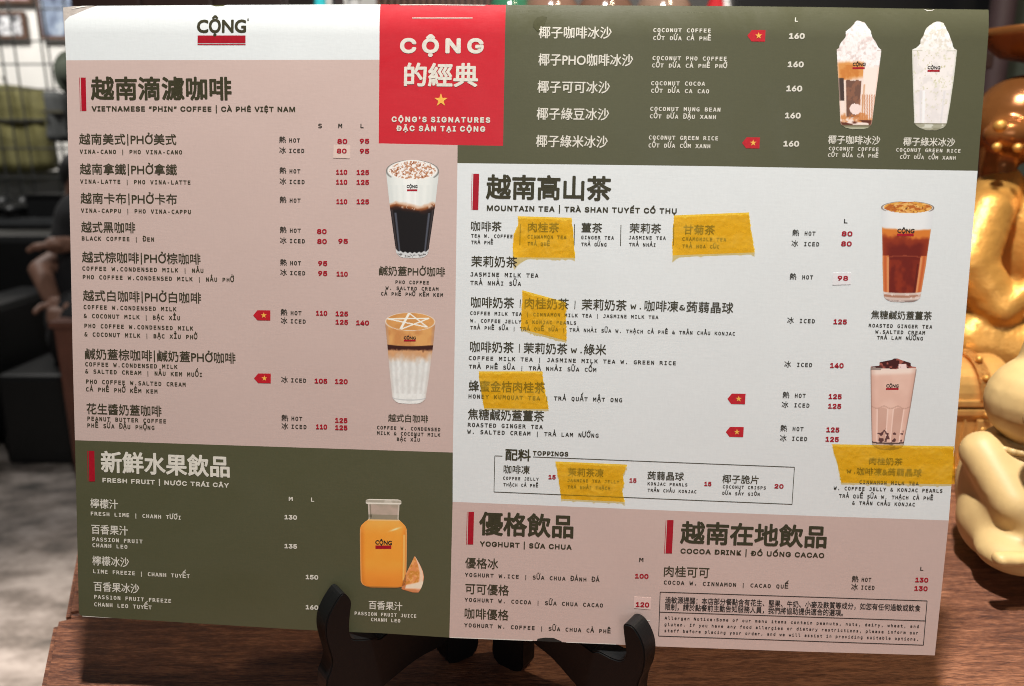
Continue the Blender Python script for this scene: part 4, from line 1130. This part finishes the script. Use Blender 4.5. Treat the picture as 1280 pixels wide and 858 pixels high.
def p5(p, s, L, R):
    X, Y = p.X, p.Y
    p.fill((228, 222, 218)); p.fill((208, 203, 200), sst(.45, .7, p.n(9, 6)) * .6); p.fill((202, 200, 172), (p.n(3.2, 9, octv=2) > .72) * .7); p.fill((168, 164, 110), (p.n(2.6, 19, octv=2) > .82) * .7)
    p.fill((214, 208, 208), (Y > 112) * .35); p.fill((238, 236, 236), (abs(s + .45) < .06) * (Y > 114) * .8); p.fill((206, 204, 206), (abs(abs(s) - .62) < .05) * (Y > 114) * .6)
    p.fill((186, 190, 172), sst(.9, 1, abs(s)) * (Y > 62) * .6); f = Y > 154; p.fill((150, 148, 126), f * .9); p.fill((206, 206, 194), f * sst(.5, .6, p.n(4, 5, .5)) * .8); p.fill((96, 90, 66), (abs(Y - 155) < .7) * .6); p.fill((112, 108, 82), sst(159, 161.5, Y) * .5)
    cream(p, 1 - sst(60, 68, Y + 3 * p.n(6, 3)), (238, 234, 226), (214, 208, 196), seed=13); p.fill((160, 158, 138), ((abs(Y - 63.2) < .5) * (abs(s) > .55)) * .6)


ce5 = jag([(27, 1171, 1175), (28.5, 1166.5, 1179.6), (33, 1161, 1181.6), (38, 1157, 1184), (44, 1154.6, 1186.5), (50, 1151.2, 1188.5), (55, 1151, 1190), (59, 1147, 1191.4), (61.6, 1143.6, 1192.6)], 9, 1.2)
picture('drink_picture', 'olive', ce5 + [(62, 1140.1, 1196), (63.6, 1140, 1196.2), (100, 1141, 1192), (130, 1142, 1187.6), (151, 1142.8, 1184), (154, 1142.4, 1183.6), (157, 1145, 1182), (160, 1149, 1178.6), (163.2, 1158, 1170)],
        27, 163.2, p5, 'tall glass of pale coconut green rice smoothie with whipped cream')
brand('olive', 1159.4, 1175, 86.4, 3.6, 1159.2, 1174.6, 87.6, 90)


# roasted ginger tea
def p6(p, s, L, R):
    X, Y = p.X, p.Y
    p.fill((222, 224, 224)); p.fill((206, 210, 212), sst(.6, 1, abs(s)) * .6); b = 287.5 + 6 * (p.n(12, 4, octv=2) - .4) - 3 * abs(s)
    p.fill((206, 118, 44), sst(b - 2.5, b + 1.5, Y)); b2 = b + 12 + 8 * (p.n(8, 7) - .5)
    p.fill((138, 48, 20), sst(b2 - 5, b2 + 2, Y)); p.fill((104, 26, 14), sst(b2 + 2, b2 + 12, Y) * sst(.3, .6, 1 - abs(s) * .7)); p.fill((166, 62, 24), sst(.35, .75, p.n(16, 5, 1.7)) * (Y > 325) * .45)
    p.fill((198, 112, 58), (abs(s) > .72) * (Y > 320)); p.fill((220, 158, 110), (abs(abs(s) - .74) < .05) * (Y > 322) * .6); p.fill((176, 72, 36), (abs(abs(s) - .88) < .05) * (Y > 320) * .5)
    p.fill((88, 24, 14), (abs(s - .62) < .03) * (Y > 330) * .8); p.fill((206, 120, 80), (abs(Y - (320 + 3 * s * s)) < .6) * (abs(s) < .75) * .35); p.fill((200, 160, 130), sst(.94, 1, abs(s)) * (Y > 286) * .5)
    f = 364 + 2 * np.sqrt(np.clip(1 - s * s, 0, 1)); p.fill((198, 178, 168), sst(f, f + 1, Y)); p.fill((150, 92, 66), sst(f + 3, f + 4, Y) * (1 - sst(f + 6, f + 7, Y)) * .7); p.fill((110, 92, 88), sst(f + 9, f + 11, Y) * .7); p.fill((224, 214, 208), (p.n(4, 8, .6) > .6) * (Y > f + 1) * .5)
    top = ((X - 1134.8) / 30.5) ** 2 + ((Y - 259.5) / 7.2) ** 2; ins = top < 1; p.fill((214, 152, 62), ins); p.fill((178, 96, 34), ins * sst(.5, .62, p.n(3.6, 2, .6))); p.fill((232, 186, 110), ins * sst(.55, .65, p.n(3.2, 52, .6)) * .8); p.fill((120, 60, 26), ins * (p.n(1.6, 77, octv=1) > .86))
    rr = np.sqrt(((X - 1134.5) / 33.3) ** 2 + ((Y - 259.8) / 8.1) ** 2); p.fill((92, 72, 56), np.exp(-((rr - .975) / .03) ** 2) * (Y < 264.5) * (abs(s) > .62) * .9)


picture('drink_picture', 'tea', glass_edges(1134.5, 259.8, 33.3, 8.1, [(262, 1101.8, 1167.4), (287, 1102.4, 1163.6), (316, 1103, 1159.4), (330, 1103, 1157.6), (365, 1104, 1151.6), (369, 1104.5, 1150.8)], 369, 378, 1104.5, 1150.8), 251.7, 378, p6,
        'glass of red brown roasted ginger tea under white cream')
brand('tea', 1121.6, 1142.6, 291, 5, 1121.2, 1142, 292.2, 295.4)


# milk tea with jelly cubes
def p7(p, s, L, R):
    X, Y = p.X, p.Y
    p.fill((206, 168, 152)); p.fill((216, 182, 166), sst(.4, .7, p.n(26, 5)) * .6); p.fill((224, 206, 194), (1 - sst(466, 471.5, Y + .05 * (X - 1100))) * .9); p.fill((184, 142, 126), sst(.7, 1, abs(s)) * .5)
    p.fill((168, 128, 112), ((abs(s) > .16) * (abs(s) < .66) * (Y > 513 - 3 * np.sqrt(np.clip(1 - ((abs(s) - .41) / .25) ** 2, 0, 1))) * (Y < 552)) * .45)
    p.fill((226, 200, 188), (np.minimum(abs(abs(s) - .14), abs(abs(s) - .68)) < .035) * (Y > 512) * .6); p.fill((148, 108, 94), (abs(Y - 509.5 - 1.5 * np.cos(s * 9)) < .8) * .35)
    dk = (p.n(4.2, 17, octv=2) > .60) & (Y > 534 + 5 * abs(s)) & (Y < 553) & (abs(s) < .85); p.fill((66, 36, 36), dk * .85)
    p.fill((92, 74, 68), sst(.93, 1, abs(s)) * (Y > 462) * .55); f = 552.5 + 2 * np.sqrt(np.clip(1 - s * s, 0, 1)); p.fill((60, 46, 44), (abs(Y - f) < 1) * .85); p.fill((168, 156, 140), sst(f + 1, f + 2, Y)); p.fill((92, 80, 62), (p.n(4, 3, .5) > .58) * (Y > f + 1) * .6)
    p.fill((92, 84, 80), (Y < 463.2) * (Y > 459) * (s < -.55) * .6)
    ins = Y < 461.6 - 1.8 * abs(s); p.fill((64, 24, 22), ins); p.fill((152, 82, 70), ins * (p.n(3.6, 6, .8, 2) > .6)); p.fill((222, 198, 194), ins * (X > 1123) * (X < 1133) * (Y > 455) * (p.n(3, 5) > .38)); p.fill((210, 196, 186), (Y > 459.4) * ins * (abs(s) > .78) * .8)


picture('drink_picture', 'tea', [(448.3, 1117.5, 1122), (450, 1114.8, 1126), (453, 1100, 1136), (453.6, 1099.4, 1138.2), (457.8, 1099, 1138.4), (458.6, 1088.4, 1144.8), (462, 1088, 1145.6), (508, 1088.6, 1138.2), (550, 1089.6, 1130.4), (554.5, 1090, 1129.8), (557.6, 1092, 1128), (560.6, 1098, 1122), (562, 1105, 1115)],
        448.3, 562, p7, 'faceted glass of pink brown milk tea with dark jelly cubes', w=0.00012)
brand('tea', 1107.6, 1122.8, 484.2, 3.8, 1107.3, 1123, 485.2, 487.4, 0.0001)

# wear on the print and edges
I_WORN = ink('worn_white', (0.72, 0.68, 0.62)); I_STAIN = ink('dark_olive_stain', (0.062, 0.062, 0.022))
sheet('worn_edge', [(498, 4.4), (540, 4.2), (608, 4.9), (604, 5.7), (540, 5.2), (500, 5.4)], WT, I_WORN, sheets['red'])
sheet('worn_edge', [(1156, 10.1), (1162, 11.8), (1167, 11.5), (1170, 10.2), (1167, 12.4), (1161, 12.8)], WT, I_WORN, sheets['olive'])
sheet('worn_edge', [(86, 11), (100, 6.4), (116, 6.3), (104, 7.6), (92, 10)], WT, I_WORN, sheets['hdr'])
sheet('worn_edge', [(262, 5.3), (280, 5.0), (277, 6.6), (268, 6.8)], WT, I_STAIN, sheets['hdr'])
sheet('stain', [(671, 22), (678, 19.6), (684, 21), (681, 29), (679, 36), (672, 40), (666, 33), (667, 27)], WT, I_STAIN, sheets['olive'])
sheet('worn_edge', [(103, 769.9), (126, 771.5), (142, 772.6), (126, 772), (103, 770.7)], WT, I_WORN, sheets['fruit'])
sheet('worn_edge', [(672, 798.6), (681, 797.2), (692, 797.6), (701, 801.4), (703, 803), (671, 801.4)], WT, I_BLACK, sheets['rose'])
sheet('worn_edge', [(563, 796.4), (640, 799.4), (668, 800.2), (665, 801.4), (562, 797.4)], WT, I_WORN, sheets['rose'])
sheet('worn_edge', [(708, 802.4), (770, 805), (770, 805.9), (708, 803.4)], WT, I_WORN, sheets['rose'])
sheet('worn_edge', [(800, 774.6), (812.5, 775.2), (812.4, 776.6), (801, 776)], WT, I_WORN, sheets['rose'])

# ================================================================== TAPES AND PRICE STICKERS (stuck on the board)
def tape(left, right, label, seed, curl=None, wrap=0, ns=44, nt=26):
    Lp = np.array(left, float); Rp = np.array(right, float)
    t = np.linspace(0, 1, nt)

    def al(P):
        d = np.r_[0, np.cumsum(np.hypot(*np.diff(P, axis=0).T))]; d /= d[-1]
        return np.stack([np.interp(t, d, P[:, 0]), np.interp(t, d, P[:, 1])], 1)
    a, b = al(Lp), al(Rp); r = np.random.RandomState(seed)
    a[1:-1, 0] += r.uniform(-.7, .7, nt - 2); b[1:-1, 0] += r.uniform(-.8, .8, nt - 2) * (0.2 if wrap else 1)
    s = np.linspace(0, 1, ns)[:, None, None]
    P = a[None] * (1 - s) + b[None] * s; X, Y = P[..., 0], P[..., 1]
    ss = np.broadcast_to(s[..., 0], X.shape); tt = np.broadcast_to(t[None], X.shape)
    cr = vnoise(X + Y * .5 + 999, Y - X * .3 + 999, 9, seed, 3); ridge = np.clip(1 - abs(cr - .5) * 14, 0, 1)
    w = 0.00022 + 0.00020 * ridge + 0.0001 * vnoise(X + 999, Y + 999, 25, seed + 3, 2)
    w += 0.0003 * (sst(.965, 1, ss) * r.uniform(0, 1, nt)[None] if not wrap else 0)
    if curl:
        cx, cy, rad, hgt = curl; d = np.hypot(X - cx, Y - cy); w = w + hgt * np.clip(1 - d / rad, 0, 1) ** 1.4
    B = to_board(X.ravel(), Y.ravel(), w.ravel())
    if wrap:
        k = (X.ravel() > wrap); xx = X.ravel()[k] - wrap; B[k, 2] -= xx ** 2 * 0.000055
    c0 = B.mean(0); c0[2] = 0; B = B - c0
    idx = np.arange(ns * nt).reshape(ns, nt)
    Fc = np.stack([idx[:-1, 1:], idx[1:, 1:], idx[1:, :-1], idx[:-1, :-1]], -1).reshape(-1, 4)
    o = mesh('tape_strip', B, Fc.tolist(), TAPE, None, smooth=True)
    o.matrix_world = MB @ Matrix.Translation(c0.tolist())
    return tag(o, label, 'tape', 'yellow tape strips covering sold out drinks')


tape([(647, 270.5), (648.2, 277), (645.5, 287), (642, 294), (641.2, 312), (643, 322)], [(714.5, 272.5), (717, 298), (719, 322.5)],
     'yellow tape over the cinnamon tea, one corner peeling up', 3, curl=(641, 323, 20, 0.0016))
tape([(842, 269.5), (841, 290), (840.5, 305), (840, 319.5)], [(936.2, 265.8), (938, 284), (943.5, 315.8)],
     'widest small yellow tape covering the chamomile tea, wrinkled right side', 4, curl=(840, 320, 11, 0.0007))
tape([(653, 363), (652.6, 380), (651.5, 397), (651.3, 411.3)], [(707.5, 378), (707.6, 400), (708, 426.2)],
     'slanted yellow tape over the cinnamon milk tea name and description', 5)
tape([(598.3, 464.3), (601, 485), (605, 510.5)], [(678, 464.3), (679.5, 480), (686.3, 511.5)],
     'yellow tape across the honey kumquat cinnamon tea', 6)
tape([(694.5, 576.8), (698.8, 602), (701.8, 623.8)], [(783.8, 580.8), (778.8, 593.8), (780, 605), (777.5, 612.5), (780.8, 627.5)],
     'yellow tape over the jasmine jelly inside the toppings frame', 7)
tape([(1039.1, 555.3), (1045.5, 575), (1051.8, 603.4)], [(1202, 558.2), (1200.6, 582), (1199, 605.6)],
     'long yellow tape wrapped past the right edge beneath the milk tea picture', 8, wrap=1190, ns=70)


def sticker(key, pts, label, m):
    P = np.array(pts, float); B = to_board(P[:, 0], P[:, 1], 0.00003); T_ = B + np.array([0, 0, 0.00007]); n = len(P)
    c0 = B.mean(0); root = mesh('price_sticker', np.vstack([B, T_]) - c0, [tuple(range(n)), tuple(range(2 * n - 1, n - 1, -1))] + [(i, i + n, (i + 1) % n + n, (i + 1) % n) for i in range(n)], m)
    root.matrix_world = MB @ Matrix.Translation(c0.tolist())
    tag(root, label, 'price sticker', 'price stickers covering old prices')
    for name, s, st, x0, x1, yb, h, col in STK.get(key, []):
        o = stamp(name, s, st, x0, x1, yb, h, col, root, 0.00013)
        for vtx in o.data.vertices: vtx.co = vtx.co - Vector(c0.tolist())


sticker('s80', [(417.2, 181.8), (437.6, 182.4), (437.2, 198.4), (416.8, 197.6)], 'tiny pink price sticker reading 80 in the vina-cano iced row', paper('pale_pink_sticker', (0.68, 0.53, 0.46)))
sticker('s98', [(1041, 341.2), (1063.8, 341.4), (1063.2, 355.8), (1040.4, 356.4)], 'tiny white price sticker reading 98 beside the jasmine milk tea', paper('white_sticker', (0.76, 0.75, 0.76)))
sticker('s120', [(792.6, 746), (813.8, 747.4), (813.2, 762.2), (792.4, 760.4)], 'tiny pink price sticker reading 120 above the right easel hook', paper('rose_sticker', (0.72, 0.53, 0.48)))

# ================================================================== BLACK FOLDING EASEL
def board_pt(px, py):
    d = ray(px, py); n = NW; t = ((OW - np.array([0, 0, CAMZ])) @ n) / (d @ n)
    return Vector((0, 0, CAMZ)) + Vector(d * t)


def smooth_poly(P, n=6):
    out = []; N = len(P)
    for i in range(N):
        p0, p1, p2, p3 = P[i - 1], P[i], P[(i + 1) % N], P[(i + 2) % N]
        for k in range(n):
            t = k / n
            out.append(tuple(0.5 * (2 * p1[j] + (p2[j] - p0[j]) * t + (2 * p0[j] - 5 * p1[j] + 4 * p2[j] - p3[j]) * t * t + (3 * p1[j] - p0[j] - 3 * p2[j] + p3[j]) * t ** 3) for j in (0, 1)))
    return out


easel = empty('display_easel', (-0.01, 0.34, 0), 'black plastic folding easel with two hooks gripping the menu bottom', 'easel')
easel_inv = Matrix.Translation(easel.location).inverted()


def plate(Q, d, front, bottom, out, thick=0.0115, rear=0.062):
    """front: outline measured round hook and tray; plate stands upright through Q along d and turns into a hidden rear foot"""
    d = Vector(d).normalized(); nrm = Vector(out).normalized(); camp = Vector((0, 0, CAMZ))

    def loc(px, py):
        r = Vector(ray(px, py)); t = (Q - camp).dot(nrm) / r.dot(nrm); p = camp + r * t
        return ((p - Q).dot(d), p.z)
    P = [loc(*q) for q in front]
    sF = loc(*bottom[0])[0]; sB = loc(*bottom[1])[0]
    # up behind the board, over the hinge, down the rear foot, through the arch, to the front foot
    tail = [(0.020, P[-1][1] + 0.012), (0.030, 0.11), (0.042, 0.17), (0.052, 0.19), (rear, 0.185), (rear, 0.10), (rear + 0.001, 0.03), (rear + 0.002, 0.002), (rear - 0.016, 0.0015), (rear - 0.018, 0.02), (rear - 0.022, 0.034)]
    foot = [loc(*q) for q in bottom[2:]] + [(sB, 0.0012), (sF, 0.0012)]
    poly = P + tail + foot
    pl = smooth_poly(poly, 4)
    bm = bmesh.new()
    vs = [bm.verts.new(Q + d * s_ + Vector((0, 0, 1)) * (z_ - Q.z)) for s_, z_ in pl]
    f = bm.faces.new(vs)
    r = bmesh.ops.extrude_face_region(bm, geom=[f])
    bmesh.ops.translate(bm, verts=[g for g in r['geom'] if isinstance(g, bmesh.types.BMVert)], vec=nrm * thick)
    big = [q for q in bm.faces if len(q.verts) > 8]
    ed = list({e for q in big for e in q.edges})
    bmesh.ops.bevel(bm, geom=ed, offset=0.0006, segments=2, affect='EDGES')
    bmesh.ops.triangulate(bm, faces=[q for q in bm.faces if len(q.verts) > 4])
    bmesh.ops.transform(bm, matrix=easel_inv, verts=bm.verts[:])
    return from_bm('side_plate', bm, BLACKP, easel)


QR = board_pt(745, 806); QR.z -= 0.003
plate(QR, (-0.80, 0.60, 0),
      [(797, 858), (803, 842), (806, 826), (804.5, 810), (798, 794), (789, 783), (779.5, 781.5), (779, 790), (781, 806), (782, 820), (776, 825.5), (766, 824), (748, 815), (735, 811)],
      [(788, 913), (752, 913), (664, 801), (690, 824), (720, 858)], (0.60, 0.80, 0))
QL = board_pt(462, 789); QL.z -= 0.003
plate(QL, (0.80, 0.60, 0),
      [(408, 858), (413, 840), (415, 826), (410, 808), (407, 792), (409, 775), (418, 756), (429, 742.5), (439, 752), (438, 768), (437, 784), (439, 797), (448, 800), (468, 798), (480, 795)],
      [(415, 905), (445, 905), (566, 797), (520, 826), (478, 860)], (-0.60, 0.80, 0))
bm = bmesh.new(); hc = Vector(((QR.x + QL.x) / 2 - 0.0, QR.y + 0.058, 0.10)); cyl(bm, hc - Vector((0, 0, .06)), hc + Vector((0, 0, .06)), 0.006)
bmesh.ops.transform(bm, matrix=easel_inv, verts=bm.verts[:])
from_bm('hinge', bm, BLACKP, easel, smooth=False)

# ================================================================== FIGURINES AND CHEST ON THE TABLE
CREAM = mat('cream_glaze', (0.66, 0.46, 0.20), rough=0.5, nscale=40, namt=0.07, bump=0.25, bscale=60, bdist=0.001)
GOLD = mat('polished_gold', (0.72, 0.36, 0.08), rough=0.42, metal=0.5, nscale=20, namt=0.18, bump=0.5, bscale=34, bdist=0.006)
AMBER = mat('dark_amber_gloss', (0.30, 0.11, 0.03), rough=0.22, metal=0.55, nscale=14, namt=0.2)
GOLDM = mat('matt_gold_paint', (0.72, 0.40, 0.12), rough=0.38, metal=0.45, nscale=60, namt=0.15, bump=0.3, bscale=300, bdist=0.0006)

YC = 0.475
cb = on_z(1292, 700); base = Vector((cb.x, YC, 0))
cat = empty('cat_figurine', base, 'cream ceramic sitting cat figurine at the right edge of the table', 'figurine')
pp = lambda x, y, yy=YC: on_y(x, y, yy) - base
mpx = (on_y(1291, 600, YC) - on_y(1290, 600, YC)).x


def R_(x): return x * mpx


c1 = pp(1291, 622); c1.z = max(c1.z, 0)
items = [('b', pp(1290, 612), (R_(86), R_(84), R_(92))), ('b', pp(1290, 655), (R_(88), R_(80), R_(56))),
         ('b', pp(1252, 650, YC - .012), (R_(50), R_(54), R_(54))), ('b', pp(1352, 652, YC - .012), (R_(38), R_(46), R_(42))),
         ('c', pp(1229, 566, YC - .004), pp(1268, 632, YC - .034), R_(29), R_(26)), ('c', pp(1268, 632, YC - .034), pp(1296, 676, YC - .040), R_(24), R_(21)),
         ('c', pp(1352, 566, YC - .01), pp(1310, 650, YC - .045), R_(27), R_(20)),
         ('b', pp(1264, 690, YC - .040), (R_(40), R_(44), R_(22))), ('b', pp(1330, 692, YC - .042), (R_(34), R_(40), R_(18)))]
for k in (-14, 3, 20): items.append(('b', pp(1262 + k, 699, YC - .066), (R_(9.5), R_(14), R_(11.5))))
cb_ = blob('body', items, CREAM, cat, 0.0022, 34)
for v in cb_.data.vertices: v.co.z = max(v.co.z, 0.0008)
hd = blob('head', [('b', pp(1322, 503, YC - .008), (R_(80), R_(68), R_(62))), ('b', pp(1322, 525, YC - .045), (R_(36), R_(26), R_(26))),
                   ('c', pp(1300, 462), pp(1290, 424), R_(26), R_(8)), ('c', pp(1370, 462), pp(1376, 424), R_(26), R_(8))], CREAM, cat, 0.0022, 3)
bm = bmesh.new()
cc = pp(1294, 556, YC - .004); prev = None
for i in range(37):
    a = i / 36 * 2 * math.pi; p = cc + Vector((math.cos(a) * R_(57), math.sin(a) * R_(50), math.sin(a) * R_(-5)))
    if prev is not None: cyl(bm, prev, p, R_(4.2), seg=10)
    prev = p
from_bm('collar', bm, CREAM, cat, smooth=True)
bm = bmesh.new()
for ex in (1296, 1350): ball(bm, pp(ex, 495, YC - .068), (R_(7), R_(3), R_(8)), None, 12)
from_bm('eyes', bm, BLACKP, cat, smooth=True)

# treasure chest
YT = 0.605
t0 = on_z(1130, 605, 0); cl = on_y(1112, 560, YT); cr_ = on_y(1264, 560, YT)
chest = empty('treasure_chest', ((cl.x + cr_.x) / 2, YT, 0), 'gold treasure chest with studded straps behind the cream cat', 'chest')
wd = cr_.x - cl.x; dp = 0.075; hb = on_y(1200, 512, YT).z; ht = on_y(1200, 461, YT).z
bm = bmesh.new(); box(bm, (0, dp / 2, hb / 2 + .001), (wd * .96, dp * .94, hb - .004), bev=.002); from_bm('chest_body', bm, GOLDM, chest)
bm = bmesh.new()
n = 14; V = []
for sx in (-1, 1):
    for i in range(n + 1):
        a = math.pi * i / n; V.append(bm.verts.new((sx * wd * .48, dp / 2 - math.cos(a) * dp * .47, hb + .006 + math.sin(a) * (ht - hb - .004))))
for i in range(n): bm.faces.new((V[i], V[i + 1], V[n + 2 + i], V[n + 1 + i]))
bm.faces.new(V[:n + 1]); bm.faces.new(V[n + 1:]); bm.faces.new((V[0], V[n], V[2 * n + 1], V[n + 1]))
from_bm('lid', bm, GOLDM, chest)
for z in (hb - .0035, hb + .0045):
    bm = bmesh.new(); box(bm, (0, dp / 2, z), (wd * 1.0, dp * 1.0, .006), bev=.0012); from_bm('rim_band', bm, GOLDM, chest)
for z in (.004, ):
    bm = bmesh.new(); box(bm, (0, dp / 2, z + .001), (wd * 1.0, dp * 1.0, .008), bev=.0015); from_bm('rim_band', bm, GOLDM, chest)
for xx in (on_y(1226, 540, YT).x, on_y(1180, 540, YT).x, on_y(1135, 540, YT).x):
    lx = xx - chest.location.x
    bm = bmesh.new(); box(bm, (lx, -.001, hb / 2), (.010, .004, hb - .018), bev=.001)
    st_ = from_bm('strap', bm, GOLDM, chest)
    bm = bmesh.new()
    Vv = []
    for sx in (-1, 1):
        for i in range(n + 1):
            a = math.pi * i / n; Vv.append(bm.verts.new((lx + sx * .0052, dp / 2 - math.cos(a) * (dp * .47 + .003), hb + .008 + math.sin(a) * (ht - hb - .002))))
    for i in range(n): bm.faces.new((Vv[i], Vv[i + 1], Vv[n + 2 + i], Vv[n + 1 + i]))
    bmesh.ops.solidify(bm, geom=bm.faces[:], thickness=.003)
    from_bm('lid_strap', bm, GOLDM, chest)
    for (yy, z) in ((-.0065, hb + .0045), (-.0065, hb - .0035), (-.0040, hb * .72), (-.0040, hb * .45), (-.0040, hb * .2)):
        bm = bmesh.new(); ball(bm, (lx, yy + .002, z), (.0027, .0022, .0027), None, 12); from_bm('rivet', bm, GOLD, chest, smooth=True)
    for a in (0.5, 1.0):
        bm = bmesh.new(); ball(bm, (lx, dp / 2 - math.cos(a) * (dp * .47 + .003), hb + .009 + math.sin(a) * (ht - hb)), (.003, .003, .003), None, 12); from_bm('rivet', bm, GOLD, chest, smooth=True)
for xx in (1160, 1205, 1248):
    lx = on_y(xx, 540, YT).x - chest.location.x
    bm = bmesh.new(); box(bm, (lx, .0012, hb / 2), (.0012, .003, hb - .02)); from_bm('plank_ridge', bm, GOLDM, chest)
bm = bmesh.new()
hx = on_y(1250, 480, YT).x - chest.location.x
for a, b in [((-.009, -.006), (-.006, .003)), ((-.006, .003), (.008, .004)), ((.008, .004), (.011, -.006)), ((.011, -.006), (-.009, -.006))]:
    cyl(bm, (hx + a[0], .002, hb + .022 + a[1]), (hx + b[0], .002, hb + .022 + b[1]), .0016, seg=8)
from_bm('handle', bm, GOLD, chest, smooth=True)

# big glossy gold figure behind
YG = 0.76
gb = on_y(1290, 470, YG); gbase = Vector((gb.x, YG + .02, 0))
fig = empty('gold_figurine', gbase, 'large glossy golden seated figure behind the chest holding a bowl overhead', 'statue')
g = lambda x, y, yy=YG: on_y(x, y, yy) - gbase
q = (on_y(1291, 300, YG) - on_y(1290, 300, YG)).x
blob('body', [('b', g(1300, 400), (q * 105, q * 70, q * 84)), ('b', g(1268, 430, YG - .02), (q * 76, q * 60, q * 46)), ('b', g(1310, 300), (q * 74, q * 62, q * 90)),
              ('c', g(1232, 268, YG - .035), g(1208, 330, YG - .05), q * 30, q * 33), ('c', g(1208, 330, YG - .05), g(1250, 385, YG - .065), q * 31, q * 26),
              ('c', g(1250, 232), g(1236, 262, YG - .02), q * 26, q * 30),
              ('c', g(1252, 388, YG - .075), g(1300, 352, YG - .075), q * 17, q * 13), ('c', g(1210, 425, YG - .05), g(1300, 440, YG - .07), q * 38, q * 40), ('b', g(1300, 500), (q * 110, q * 74, q * 80))], GOLD, fig, 0.0035, 3)
fb = [o for o in fig.children][0]
for v in fb.data.vertices: v.co.z = max(v.co.z, 0.001)
blob('head', [('b', g(1276, 150), (q * 54, q * 52, q * 52)), ('c', g(1248, 185), g(1246, 240), q * 22, q * 20), ('b', g(1262, 168, YG - .03), (q * 30, q * 22, q * 18))], AMBER, fig, 0.003, 2)
for x, y, r in ((1250, 158, 7), (1246, 184, 5), (1272, 185, 5)):
    bm = bmesh.new(); ball(bm, g(x, y, YG - .052), (q * r, q * r, q * r), None, 20); from_bm('bead', bm, GOLD, fig, smooth=True)
bm = bmesh.new()
prof = [(30, 78), (62, 70), (84, 50), (92, 38), (88, 38), (76, 52), (40, 66)]
cxp = g(1322, 60); rings = []
for (r, y) in prof:
    z = g(1322, y).z; rings.append([bm.verts.new((cxp.x + math.cos(a) * q * r, cxp.y + math.sin(a) * q * r * .8, z)) for a in np.linspace(0, 2 * math.pi, 40, endpoint=False)])
for i in range(len(rings) - 1):
    for k in range(40): bm.faces.new((rings[i][k], rings[i][(k + 1) % 40], rings[i + 1][(k + 1) % 40], rings[i + 1][k]))
bm.faces.new(rings[0]); bm.faces.new(rings[-1])
from_bm('bowl', bm, AMBER, fig, smooth=True)
blob('raised_arm', [('c', g(1340, 240), g(1352, 90), q * 20, q * 14)], GOLD, fig, 0.003, 2)
